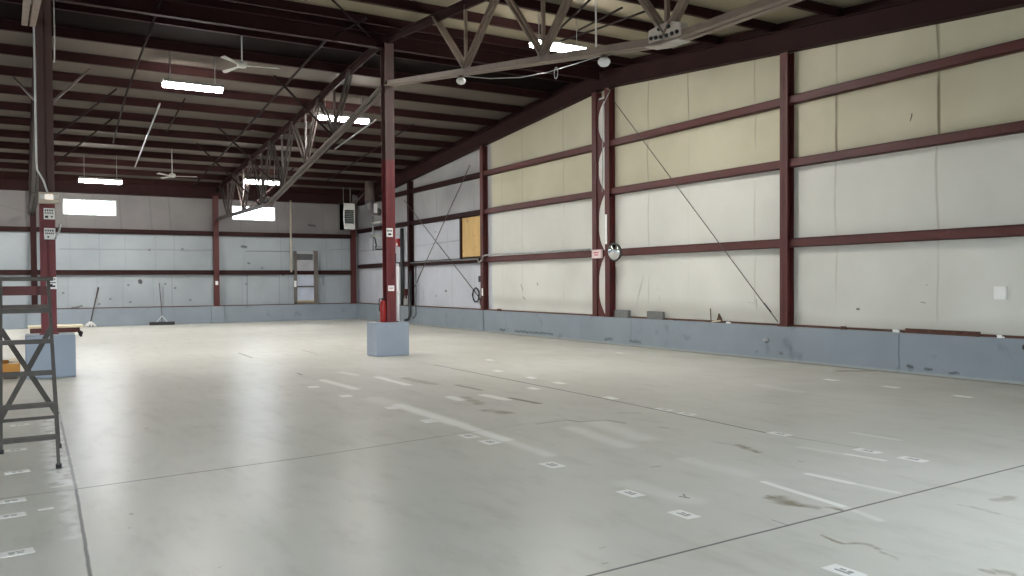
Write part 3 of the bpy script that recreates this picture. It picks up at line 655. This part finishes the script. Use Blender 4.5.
def sheet(name, label, A, B, y, rows, cat='sign', base=paper, inkm=ink, group=None, big=None):
    """paper sign facing the camera side; rows = list of (z fraction, bar height fraction, list of (x0,x1))"""
    x0, x1, z0, z1 = A.x, B.x, B.z, A.z; w, h = x1-x0, z1-z0
    e = thing(name, label, cat, (x0, y, z0), group)
    MB().box((x0, y-.006, z0), (x1, y, z1)).build('panel', base, e)
    mb = MB()
    for zf_, hf, bars in rows:
        for a, b in bars: mb.box((x0+w*a, y-.009, z0+h*zf_), (x0+w*b, y-.005, z0+h*(zf_+hf)))
    if big: mb.lathe([(w*.09, 0), (w*.09, .003)], (x0+w*big[0], y-.0085, z0+h*big[1]), (0, 1, 0), 12)
    mb.build('print', inkm, e)
glyph = lambda n, a=.1, b=.9, f=.62: [(a+(b-a)*i/n, a+(b-a)*(i+f)/n) for i in range(n)]
zs = zf-.001
sheet('paper_sign', 'white paper sign with dot, highest on the left column', onY(43.5, 208, zs), onY(55, 219.5, zs), zs, [(.72, .16, glyph(4)), (.5, .12, glyph(5)), (.12, .2, [(.12, .4)])], big=(.72, .24))
sheet('paper_sign', 'white paper sign below the dotted one on the left column', onY(44, 228, zs), onY(55.6, 239.5, zs), zs, [(.7, .16, glyph(4)), (.46, .14, glyph(5))], big=(.36, .22))
sheet('paper_sign', 'white paper sign lowest on left column, just above the ladder top', onY(46, 277, zs), onY(57, 289, zs), zs, [(.74, .14, glyph(5)), (.5, .07, [(.1, .9)]), (.16, .14, [(.2, .85)]), (.3, .12, [(.35, .6)])])
P = onY(41.5, 258, LCY); tag(MB().box((LCX-.118, LCY-.03, P.z-.18), (LCX-.109, LCY+.03, P.z+.13)).build('tape_strip', paper), 'narrow pale tape strip on the left side of left column', 'tape')
P = onY(59, 231, zf); mb = MB(); mb.tube([(LCX+.11, zf-.02, P.z-.15), (LCX+.18, zf-.05, P.z), (LCX+.2, zf-.05, P.z+.12)], .018, 6); tag(mb.build('hook_bracket', galv), 'small metal hook bracket on the right side of left column', 'bracket')

# ------------------------------------------------------------------ on the middle column
zm = MCY-.125-.001
sheet('paper_sign', 'white printed sign high on the middle column', onY(386.3, 228, zm), onY(392.8, 237, zm), zm, [(.6, .2, glyph(4)), (.2, .2, [(.25, .75)])], base=paper)
sheet('paper_sign', 'small white sign low on the middle column above plinth', onY(388, 285.5, zm), onY(394.3, 291, zm), zm, [(.45, .14, [(.2, .8)])], inkm=pink_ink)
px = MCX+.16
tag(MB().tube([(px, MCY-.06, .74), (px, MCY-.06, 2.03)], .05, 16).tube([(px, MCY-.06, 1.36), (px, MCY-.06, 1.42)], .058, 16).build('downpipe', pvc), 'white plastic pipe standing beside the middle column', 'pipe')
rod('wire', 'thin wire hanging off the top of the white pipe', [(px-.02, MCY-.06, 2.0), (px-.05, MCY-.13, 2.25), (px-.06, MCY-.14, 2.1), (px-.12, MCY-.14, 1.7)], .007, black_paint, 'wire')
ex, ey = MCX-.2, 17.02
e = thing('fire_extinguisher', 'red fire extinguisher on the plinth beside the middle column', 'fire extinguisher', (ex, ey, .74))
MB().lathe([(.06, .0), (.068, .012), (.068, .4), (.055, .45), (.025, .475), (.02, .49)], (ex, ey, .74), n=20).build('cylinder', red_enamel, e)
MB().box((ex-.022, ey-.022, 1.225), (ex+.022, ey+.022, 1.26)).ob((ex-.02, ey, 1.26), (ex+.07, ey-.02, 1.3), .02, .012, side=(0, 1, 0)).build('valve_handle', black_paint, e)
MB().tube([(ex-.02, ey, 1.245), (ex-.07, ey, 1.26), (ex-.09, ey, 1.18), (ex-.08, ey, .98)], .012, 6).build('hose', rubber, e)

# ------------------------------------------------------------------ far right corner equipment
louver_mat = mat('grey louver steel', (92, 96, 92), .5)
duct_mat = mat('dull duct metal', (112, 110, 110), .5, .5, var=.15, scale=6)
P0, P1 = onY(343.8, 203, 33.4), onY(355, 229.5, 33.4); hx = (P0.x+P1.x)/2; hw = (P1.x-P0.x)/2
z1, z0 = P0.z, P1.z
e = thing('unit_heater', 'louvered unit heater hanging near the back right corner', 'heater', (hx, 33.6, z0))
MB().box((hx-hw, 33.4, z1-.02), (hx+hw, 33.95, z1)).box((hx-hw, 33.4, z0), (hx+hw, 33.95, z0+.02)).box((hx-hw, 33.4, z0), (hx-hw+.03, 33.95, z1)).box((hx+hw-.03, 33.4, z0), (hx+hw, 33.95, z1)).box((hx-hw, 33.5, z0), (hx+hw, 33.95, z1)).box((hx-hw, 33.39, z1-.26), (hx+hw, 33.5, z1-.06)).box((hx-hw, 33.39, z0), (hx+hw, 33.5, z0+.2)).build('casing', white_paint, e)
for k in range(8):
    z = z0+.25+k*(z1-z0-.56)/7.4
    MB().prism([(hx-hw+.03, 33.4, z), (hx-hw+.03, 33.48, z+.05), (hx-hw+.03, 33.48, z+.06), (hx-hw+.03, 33.4, z+.02)], (2*hw-.06, 0, 0)).build('louver', louver_mat, e)
for s in (-1, 1): MB().tube([(hx+s*.15, 33.7, z1-.01), (hx+s*.15, 33.7, deck(33.7)+.01)], .012, 6).build('hanger', galv, e)
rod('heater_pipe', 'slanted dark pipe rising from the heater to the roof', [(hx+.02, 33.55, z1-.02), (hx+.35, 33.3, z1+.15), (hx+.8, 33.0, deck(33.0)-.22)], .03, rod_paint, 'pipe')
o = onX(371, 207, 12.55)
e = thing('flue_pipe', 'round flue pipe with bright metal elbow by the corner roof', 'pipe', (o.x, o.y, o.z))
MB().tube([(o.x-.05, o.y, deck(o.y)-.05), (o.x-.05, o.y, o.z+.25)], .2, 16).build('stack', rod_paint, e)
MB().tube([(o.x-.05, o.y, o.z+.3), (o.x-.05, o.y, o.z+.05), (o.x+.0, o.y, o.z-.1), (o.x+.15, o.y, o.z-.18), (o.x+.4, o.y, o.z-.2)], [.2, .19, .17, .16, .15], 16).build('elbow', duct_mat, e)
MB().box((o.x+.04, o.y-.24, o.z-.25), (o.x+.18, o.y-.2, o.z+.12)).build('shield', white_paint, e)
gp = onX(373, 234, 12.8); gx = 12.8
e = thing('gas_pipe', 'grey gas pipe with valves on right wall near the corner', 'pipe', (gx, gp.y, gp.z))
MB().tube([(gx, gp.y, gp.z-.7), (gx, gp.y, gp.z+.75)], .03, 10).build('riser', galv, e)
for dz in (.47, -.1): MB().tube([(gx, gp.y, gp.z+dz), (gx, gp.y-.8, gp.z+dz-.02)], .045, 10).build('branch', dull_white, e); MB().lathe([(.08, -.04), (.1, 0), (.08, .04)], (gx-.05, gp.y, gp.z+dz), (1, 0, 0), 12).build('valve', galv, e)
MB().tube([(gx, gp.y, gp.z-.1), (gx-.02, gp.y-.25, gp.z-.2), (gx, gp.y-.35, gp.z-.45), (gx, gp.y-.3, gp.z-.65), (gx+.3, gp.y-.3, gp.z-.65)], .03, 8).build('flexible_hose', black_paint, e)
for dz in (.12, -.55): MB().box((gx, gp.y-.03, gp.z+dz), (XR-.015, gp.y+.03, gp.z+dz+.04)).build('bracket', galv, e)
P = onX(397, 243, 13.0)
e = thing('fire_alarm', 'small red fire alarm with white strobe right of middle column', 'alarm', (13.08, P.y, P.z))
MB().box((12.99, P.y-.13, P.z-.15), (XR, P.y+.13, P.z+.17)).build('body', red_enamel, e); MB().box((12.96, P.y-.1, P.z-.12), (12.99, P.y+.02, P.z+.0)).build('strobe', white_paint, e)
y = onX(401, 270, 13.0).y
rod('drain_pipe', 'black vertical pipe left of the dark wall column', [(13.05, y, CURB+.03), (13.05, y, 3.75)], .075, black_paint, 'pipe', n=12)
a, b = onX(411, 268, 12.9), onX(409, 322, 12.88)
tag(MB().tube([(12.86, a.y, 2.05), (12.84, a.y+.02, .35), (12.78, a.y, .2), (12.6, a.y-.05, .16)], .06, 10).build('hanging_hose', black_paint), 'black pipe dropping in front of the curb at the dark column', 'pipe')
rod('hanging_wire', 'thin cord hanging beside the black dropping pipe', [(12.9, a.y-.45, 2.3), (12.88, a.y-.47, .4), (12.75, a.y-.48, .25)], .02, black_paint, 'cord')
e = thing('alarm_box', 'small red and white box on the curb behind middle column', 'box', (13.08, y-.3, .8))
MB().box((12.99, y-.4, CURB+.035), (XR, y-.26, .98)).build('lower_box', dull_white, e); MB().box((12.99, y-.38, 1.1), (XR, y-.27, 1.36)).box((13.05, y-.34, .97), (13.1, y-.3, 1.12)).build('upper_box', maroon, e)
# conduit along the low girt with hook around the column
z = G[0]+.06; xg = 12.99
cy_ = COLY[4]
rod('girt_conduit', 'grey conduit along the low girt, bent around the plywood column', [(xg, 29.4, z-.02), (xg, cy_+.3, z-.02), (xg-.05, cy_+.18, z-.12), (12.93, cy_+.11, z-.14), (12.93, cy_-.1, z-.06), (12.93, cy_-.16, z+.06), (xg, cy_-.32, z+.09), (xg, 17.75, z+.06)], .026, galv, 'conduit')
# plywood panel
y1, y0 = 25.27, COLY[4]+.1
e = thing('boarded_opening', 'plywood sheet filling a framed opening beside the wall column', 'panel', (13.1, y0, G[0]))
MB().box((13.1, y0, G[0]+.09), (13.15, y1, G[1]-.1)).build('plywood_sheet', wood, e)
for q in (((13.03, y1, G[0]+.06), (XR, y1+.08, G[1]-.09)), ((13.03, y0, G[0]+.095), (XR, y1, G[0]+.13))): MB().box(*q).build('frame_member', maroon_dark, e)
P = onX(472, 295, 12.98); pts = []
for k in range(64):
    a = 2*PI*k/20; rr = .22+.02*math.sin(k*1.7); pts.append((13.14-.03*k/64, P.y+rr*math.cos(a), P.z+rr*1.05*math.sin(a)))
pts += [(13.12, P.y-.3, P.z-.15), (13.12, P.y-.32, P.z-.33)]
tag(MB().tube(pts, .014, 6).build('cable_loop', black_paint), 'loop of black cable hung low on the wall left of plywood column', 'cable')
P = onX(479.5, 279, 12.98); tag(MB().box((12.98, P.y-.05, P.z-.1), (13.15, P.y+.08, P.z+.1)).ob((12.98, P.y-.02, P.z-.05), (12.93, P.y-.2, P.z-.08), .03, .03, side=(0, 1, 0)).build('switch_box', black_paint), 'small black switch box left of the plywood column', 'switch')
P = onX(482.3, 292, 12.96); tag(MB().box((12.955, P.y-.04, P.z-.12), (12.965, P.y+.04, P.z+.12)).build('sticker', paper), 'white sticker low on the column beside the plywood', 'sticker')

# ------------------------------------------------------------------ ridge column pair: mirror, sign
P = onX(614.5, 252, 12.66); ax = V((-1, -.12, -.1)).normalized()
e = thing('convex_mirror', 'round convex safety mirror on the ridge column pair', 'mirror', P)
MB().lathe([(.02, .1), (.08, .095), (.14, .075), (.19, .04), (.218, .0)][::-1], P, ax, 32).build('mirror_face', mirror_mat, e)
MB().lathe([(.225, .015), (.232, 0), (.21, -.05), (.14, -.1), (.04, -.125)], P, ax, 32).build('back_shell', black_paint, e)
MB().tube([P-ax*.12, P-ax*.2, (12.98, COLY[2], P.z+.02)], .018, 8).build('arm', black_paint, e)
zc_ = onX(597, 254, 12.92)
e = thing('pink_sign', 'small pale pink sign box on the left ridge column', 'sign', (12.9, zc_.y, zc_.z-.1))
MB().box((12.9, zc_.y-.19, zc_.z-.11), (12.965, zc_.y+.2, zc_.z+.11)).build('panel', mat('pale pink board', (236, 214, 212), .6, var=.03), e)
MB().box((12.896, zc_.y-.1, zc_.z+.02), (12.901, zc_.y+.12, zc_.z+.05)).box((12.896, zc_.y-.07, zc_.z-.04), (12.901, zc_.y+.09, zc_.z-.01)).build('print', pink_ink, e)
P = onX(606.5, 230, 12.96); tag(MB().box((12.955, COLY[2]+.0, P.z-.36), (12.966, COLY[2]+.08, P.z+.4)).build('tape_strip', paper), 'white tape strip on the ridge column above the mirror', 'tape')
P = onX(605, 100, 12.9); rod('pair_cord', 'pale cord looping down the ridge column pair', [(12.93, 16.9, 6.5), (12.9, 16.72, 6.42), (12.9, 16.85, 6.3), (12.93, 17.06, 6.1), (12.93, 17.1, 5.0), (12.93, 17.12, 3.9)], .012, galv, 'cord')

# ------------------------------------------------------------------ things on the curb
def cblock(label, px):
    y = onX(px, 314, 12.95).y; e = thing('concrete_block', label, 'block', (13.02, y, CURB), 'concrete blocks on the curb')
    mb = MB(); mb.box((12.952, y-.27, CURB), (13.05, y+.27, CURB+.19)); 
    mb.build('block_body', concrete, e, bevel=.008)
    return e
cblock('grey concrete block on curb, touching the ridge columns', 621); cblock('grey concrete block on curb, standing alone right of the other', 654)
y = onX(720, 316, 13.0).y
e = thing('broken_wood', 'splintered brown wood wedge lying on the curb', 'wood', (13.0, y, CURB))
MB().prism([(12.97, y+.16, CURB), (12.97, y-.08, CURB), (12.97, y-.05, CURB+.1), (12.97, y+.02, CURB+.2), (12.97, y+.06, CURB+.08)], (.06, .02, 0)).build('wedge', brown_wood, e)
MB().ob((12.96, y+.2, CURB+.02), (12.96, y-.05, CURB+.05), .03, .03).build('splinter', pale_wood, e)
rod('twig', 'thin upright twig beside the broken wood on the curb', [(13.0, y+.27, CURB), (13.02, y+.3, CURB+.15), (13.05, y+.34, CURB+.3)], .01, brown_wood, 'twig')
def crumb(label, px, py, m, s=.05, n=4):
    p = onX(px, py, 13.0); mb = MB()
    for k in range(n):
        q = V((13.0+random.uniform(-.03, .03), p.y+random.uniform(-s, s)*1.2, CURB)); r = random.uniform(.5, 1)*s
        mb.prism([q+V((-r*.5, -r, 0)), q+V((r*.5, -r*.8, 0)), q+V((r*.4, r, 0)), q+V((-r*.6, r*.7, 0))], (0, .01, r*random.uniform(.6, 1.3)))
    tag(mb.build('debris_lump', m), label, 'debris')
crumb('white crumbly lump on the curb at the right end, by curb joint', 899, 328, paper, .06, 3)
crumb('small dark debris on the curb just right of bold column', 841, 326, rust_steel, .06)
crumb('tiny pale lump on curb between twig wood and bold column', 730, 321, paper, .04, 2)
crumb('tiny dark lumps on curb right of the lone block', 676, 317, black_paint, .04, 3)
crumb('pale chip on curb near the right picture edge', 1001, 334, paper, .04, 2)
crumb('dark leaf debris on curb right of the plywood column', 500, 312, rust_steel, .06, 5)
ya, yb = onX(903, 328, 12.98).y, onX(978, 336, 12.98).y
tag(MB().box((12.955, yb, CURB), (13.055, ya, CURB+.012)).box((13.04, yb, CURB+.01), (13.055, ya, CURB+.075)).build('steel_angle', rust_steel), 'rusty brown steel angle lying along the near curb top', 'angle')
P = onX(766.5, 340, 12.94)
tag(MB().lathe([(.045, 0), (.045, .03), (.028, .032), (.028, .08)], (12.95, P.y, P.z), (-1, 0, 0), 14).build('pipe_stub', galv), 'small metal pipe stub poking out of the curb face', 'pipe')
P = onX(1023, 347, 12.94); tag(MB().lathe([(.05, 0), (.05, .04), (.02, .06)], (12.95, P.y-.05, P.z), (-1, 0, 0), 12).build('curb_bracket', black_paint), 'dark fitting on the curb face at right picture edge', 'fitting')
P = onX(1000, 293, 13.11); tag(MB().box((13.095, P.y-.09, P.z-.1), (13.14, P.y+.09, P.z+.1)).build('paper_patch', paper), 'small white square patch low on the right wall panel', 'patch')

# ------------------------------------------------------------------ back door and conduit
dx0, dx1 = 10.23, 11.24; dz1 = 3.0
d = struct(MB().box((dx0, 35.42, CURB), (dx0+.1, YB, dz1)).box((dx1-.16, 35.38, CURB), (dx1, YB, dz1+.02)).box((dx0, 35.42, CURB), (dx1, YB, CURB+.1)).build('door_1', mat('dark brown grey door frame', (104, 97, 92), .6)), 'blocked grey back door in dark frame under the girt')
MB().box((dx0+.1, 35.5, 1.98), (dx1-.16, YB-.005, dz1)).build('upper_panel', mat('grey panel', (168, 168, 172), .6), d)
MB().box((dx0+.1, 35.5, CURB+.16), (dx1-.16, YB-.005, 1.98)).build('door_leaf', mat('pale blue grey door', (186, 194, 208), .5), d)
MB().box((dx0+.1, 35.46, dz1-.38), (dx1-.2, 35.51, dz1-.12)).build('vent_grille', mat('dark vent', (84, 86, 86), .6), d)
MB().box((dx0+.08, 35.42, 1.44), (dx1-.14, 35.52, 1.49)).build('crossbar', rod_paint, d)
MB().box((dx0+.1, 35.46, CURB+.1), (dx1-.16, 35.5, CURB+.17)).build('threshold', mat('tan sill', (168, 150, 110), .7), d)
MB().box((dx0-.04, 35.38, 1.45), (dx0+.06, 35.43, 1.72)).build('door_handle', white_paint, d)
P0, P1 = onY(290.5, 203, 35.4), onY(291, 272, 35.4)
rod('wall_conduit', 'pale vertical conduit on the back wall left of the door', [(P0.x, 35.4, 5.15), (P0.x, 35.4, P1.z)], .04, beige_plastic, 'conduit')
P = onY(217, 283, 35.28); tag(MB().box((P.x-.06, 35.29, P.z-.08), (P.x+.05, 35.302, P.z+.08)).build('paper_tag', paper), 'white paper tag on the back wall column', 'tag')

# ------------------------------------------------------------------ broom, mop, dolly, pallet
bx, by = onF(162, 325).x, 35.02
e = thing('push_broom', 'wide push broom standing against the back curb', 'broom', (bx, by, 0))
MB().box((bx-.46, by-.05, .0), (bx+.46, by+.05, .09)).build('bristles', black_paint, e)
MB().box((bx-.46, by-.045, .085), (bx+.46, by+.045, .13)).build('head', mat('dark broom block', (60, 50, 46), .7), e)
MB().tube([(bx, by, .12), (bx, by+.02, .4), (bx-.02, by+.4, 1.66)], .015, 8).build('handle', rod_paint, e)
for s in (-1, 1): MB().ob((bx+s*.2, by, .12), (bx, by+.02, .36), .035, .02, side=(0, 1, 0)).build('brace', white_paint, e)
mx, my = onF(90, 327).x, 34.95
e = thing('dust_mop', 'mop with white head leaning on the back curb left', 'mop', (mx, my, 0))
mb = MB()
for k in range(9):
    a = PI*2*k/9; mb.tube([(mx, my, .2), (mx+.12*math.cos(a), my+.05*math.sin(a), .12), (mx+.2*math.cos(a), my+.1*math.sin(a), .012)], [.04, .035, .02], 6)
mb.build('mop_head', white_paint, e)
MB().tube([(mx, my, .15), (mx+.18, my+.28, .9), (mx+.33, my+.5, 1.5)], [.02, .02, .03], 8).build('handle', rod_paint, e)
x0, x1, yd = .22, 1.75, 28.7
e = thing('platform_dolly', 'low dolly with pale board top behind the left plinth', 'dolly', (x0, yd, 0))
MB().box((x0, yd-.1, .3), (x1-.05, yd+.9, .36)).build('board_top', pale_wood, e)
MB().box((x0+.05, yd, .15), (x1-.15, yd+.05, .3)).box((x0+.05, yd+.75, .15), (x1-.15, yd+.8, .3)).box((x0+.05, yd, .15), (x0+.1, yd+.8, .3)).box((x1-.2, yd, .15), (x1-.15, yd+.8, .3)).build('frame', maroon, e)
MB().box((x0-.05, yd-.3, .115), (x1-.3, yd+.2, .15)).build('lower_board', pale_wood, e)
for wx in (x0+.12, x1-.12):
    for wy in (yd+.05, yd+.7): MB().lathe([(.06, -.03), (.075, -.02), (.075, .02), (.06, .03)], (wx, wy, .075), (1, 0, 0), 14).box((wx-.05, wy-.03, .075), (wx+.05, wy+.03, .16)).build('wheel', rubber, e)
# orange pallet
o = onF(6, 377); ox, oy = -.62, 16.55
e = thing('wooden_pallet', 'orange stained timber pallet on floor left of the plinth', 'pallet', (ox, oy, 0))
for k in range(3): MB().box((ox-.6, oy+k*.42, .1), (ox+.62, oy+k*.42+.06, .26)).build('stringer', orange_wood, e)
for k in range(5): MB().box((ox-.55+k*.25, oy-.02, .26), (ox-.4+k*.25, oy+.95, .285)).build('deck_board', pale_wood, e)
for k in range(3): MB().box((ox-.55+k*.46, oy-.02, 0), (ox-.35+k*.46, oy+.92, .1)).build('runner_block', brown_wood, e)

# ------------------------------------------------------------------ step ladder
# front (step) rails lean back, rear rails with cross brace
def L3(a, b, t): return V(a)+(V(b)-V(a))*t
e = thing('step_ladder', 'grey metal step ladder standing on the floor at left', 'ladder', (.06, 8.7, 0))
ztop = 1.66
TL, TR_ = V((-.14, 8.72, ztop)), V((.235, 8.74, ztop))
FL, FR = V((-.235, 8.2, 0)), V((.275, 8.23, 0)); RL, RR = V((-.17, 9.22, 0)), V((.315, 9.25, 0))
tl2, tr2 = TL+V((0, .1, -.02)), TR_+V((0, .1, -.02))
for A, B in ((FL, TL), (FR, TR_)): MB().ob(A+V((0, 0, .02)), B, .026, .052).build('front_rail', alu, e)
for A, B in ((RL, tl2), (RR, tr2)): MB().ob(A+V((0, 0, .02)), B, .028, .05).build('rear_rail', alu, e)
for P in (FL, FR, RL, RR): MB().box(P+V((-.022, -.035, 0)), P+V((.022, .035, .035))).build('foot', rubber, e)
MB().box((TL.x-.05, TL.y-.06, ztop-.02), (TR_.x+.04, TR_.y+.16, ztop+.015)).build('top_cap', alu, e, bevel=.005)
for k in range(1, 6):
    t = k/6; a, b = L3(FL, TL, t), L3(FR, TR_, t)
    st = MB(); st.ob(a+V((-.012, 0, 0)), b+V((.012, 0, 0)), .075, .014, side=(0, 1, 0)); st.ob(a+V((-.012, -.04, -.014)), b+V((.012, -.04, -.014)), .006, .035, side=(0, 1, 0)); st.build('step', alu, e)
def RLp(z): return L3(RL, tl2, z/(ztop-.02))
def RRp(z): return L3(RR, tr2, z/(ztop-.02))
for a, b, ob_ in ((RLp(.35), RRp(1.2), .0), (RRp(.35), RLp(1.2), .014)): MB().ob(a+V((0, -.02-ob_, 0)), b+V((0, -.02-ob_, 0)), .012, .045, side=(0, 1, 0)).build('cross_brace', alu, e)
mb = MB(); a, b = RLp(1.55), RRp(1.55); mb.ob(a, b, .012, .085, side=(0, 1, 0)); mb.build('label_plate', maroon, e)
MB().ob(RLp(1.38), RRp(1.38), .012, .08, side=(0, 1, 0)).build('brace_plate', rod_paint, e)
MB().ob(RLp(.32), RRp(.32), .02, .03, side=(0, 1, 0)).build('rear_bar', alu, e)

# ------------------------------------------------------------------ floor stickers
faint_ink = mat('faded grey ink', (172, 172, 168), .7, var=.05)
grp = 'white location stickers on the floor'
def sticker(px, py, label, ang=0., w=.2, h=.13, m=paper, marks=True):
    p = onF(px, py); e = thing('floor_sticker', label, 'sticker', (p.x, p.y, 0), grp)
    c, s = math.cos(ang), math.sin(ang)
    def q(u, v, z): return V((p.x+c*u-s*v, p.y+s*u+c*v, z))
    z = .002
    MB().prism([q(-w/2, -h/2, .0003), q(w/2, -h/2, .0003), q(w/2, h/2+.004, .0003), q(-w/2+.006, h/2, .0003)], (0, 0, .002)).build('label', m, e)
    if marks:
        mb = MB(); 
        for u0, u1, v0, v1 in ((-.22, .25, .05, .2), (-.2, -.05, -.25, .0), (.02, .2, -.22, -.05)):
            mb.prism([q(w*u0, h*v0, .0021), q(w*u1, h*v0, .0021), q(w*u1, h*v1, .0021), q(w*u0, h*v1, .0021)], (0, 0, .001))
        mb.build('print', faint_ink, e)
A2 = PI/2-.1
for px, py, l in ((630.6, 493.5, 'near white sticker, left of the pair in front of the dark joint'), (684, 514.6, 'near white sticker, right of the pair in front of the dark joint'), (844.6, 571.6, 'white sticker cut by the bottom picture edge')):
    sticker(px, py, l, A2+.1, .21, .12)
for px, py, l in ((664.6, 409.5, 'white sticker on the long joint, left one of the touching two'), (687, 414, 'white sticker on the long joint, right one of the touching two'), (780, 434, 'lone white sticker on the long joint at its middle'), (867.6, 451, 'white sticker near the end of the long joint'), (913, 459.3, 'white sticker just past the end of the long joint')):
    sticker(px, py, l, A2+.12, .24, .12)
for px, py, l in ((468.7, 436, 'white sticker below the long white streak, left of a pair'), (490, 442, 'white sticker below the long white streak, right of a pair'), (552, 465, 'framed white sticker near the right end of the long white streak')):
    sticker(px, py, l, A2+.1, .22, .15)
for px, py, l in ((346, 396, 'faint sticker left of the long white streak, second from plinth'), (392, 408, 'faint sticker touching the long white streak at its left part'), (313.5, 387, 'faint sticker farthest left below the short white streak'), (429, 421, 'faint sticker below the middle of the long white streak')):
    sticker(px, py, l, A2, .22, .16, marks=False)
for px, py, l in ((533.6, 388.6, 'flat white sticker behind the rust stains'), (559, 383, 'small white sticker beyond the long joint, left of centre'), (531, 377.7, 'faint sticker beyond the long joint, near middle'), (611, 398, 'white sticker lying along the far part of long joint'), (620, 353, 'far faint sticker near the curb below the concrete blocks'), (498, 371, 'far faint sticker just beyond the start of long joint'), (490, 360, 'farthest faint sticker toward the plywood column'), (891, 387, 'pale sticker near the right curb, left of two'), (963, 396.5, 'pale sticker near the right curb, right of two'), (831, 380, 'faint sticker near the curb right of bold column')):
    sticker(px, py, l, A2, .26, .13, marks=False)
for px, py, l in ((19.5, 425, 'small white sticker under the ladder, between its lower steps'), (15.5, 450, 'white sticker just below the lowest ladder step'), (17, 472, 'worn white sticker second below the ladder'), (11, 501, 'white sticker at left edge, upper of the touching pair'), (10, 516, 'white sticker at left edge, lower of the touching pair'), (16, 553, 'biggest white sticker in the bottom left corner')):
    sticker(px, py, l, .12, .19, .11)
sticker(45.5, 509, 'small blank white paper scrap right of the left edge pair', .2, .1, .05, marks=False)

# ------------------------------------------------------------------ light
W = bpy.data.worlds.new('sky'); sc.world = W; W.use_nodes = True
N, L = W.node_tree.nodes, W.node_tree.links
bg = N['Background']; tc = N.new('ShaderNodeTexCoord'); sx = N.new('ShaderNodeSeparateXYZ'); L.new(tc.outputs['Generated'], sx.inputs[0])
rp = N.new('ShaderNodeValToRGB'); rp.color_ramp.elements[0].position = .48; rp.color_ramp.elements[0].color = (.12, .12, .12, 1); rp.color_ramp.elements[1].position = .53; rp.color_ramp.elements[1].color = (.80, .90, 1, 1)
mp = N.new('ShaderNodeMapRange'); mp.inputs[1].default_value = -1; mp.inputs[2].default_value = 1
L.new(sx.outputs[2], mp.inputs[0]); L.new(mp.outputs[0], rp.inputs[0]); L.new(rp.outputs[0], bg.inputs[0]); bg.inputs[1].default_value = 18.
def area(name, loc, sx_, sy_, rot, power, col=(1, 1, 1)):
    l = bpy.data.lights.new(name, 'AREA'); l.shape = 'RECTANGLE'; l.size = sx_; l.size_y = sy_; l.energy = power; l.color = col
    o = bpy.data.objects.new(name, l); C.objects.link(o); o.location = loc; o.rotation_euler = rot; return o
for i, (a, b) in enumerate(ADDED_DOORS):  # area lamps added in the unseen doorways to boost the daylight
    area('doorway_fill_light', ((a+b)/2, YF-.3, DH/2), b-a, DH, (PI/2, 0, 0), 60, (.93, .97, 1))

sc.view_settings.view_transform = 'Standard'; sc.view_settings.look = 'None'; sc.view_settings.gamma = 1; sc.view_settings.use_curve_mapping = False
sc.view_settings.exposure = 0.25
sc.cycles.use_denoising = True
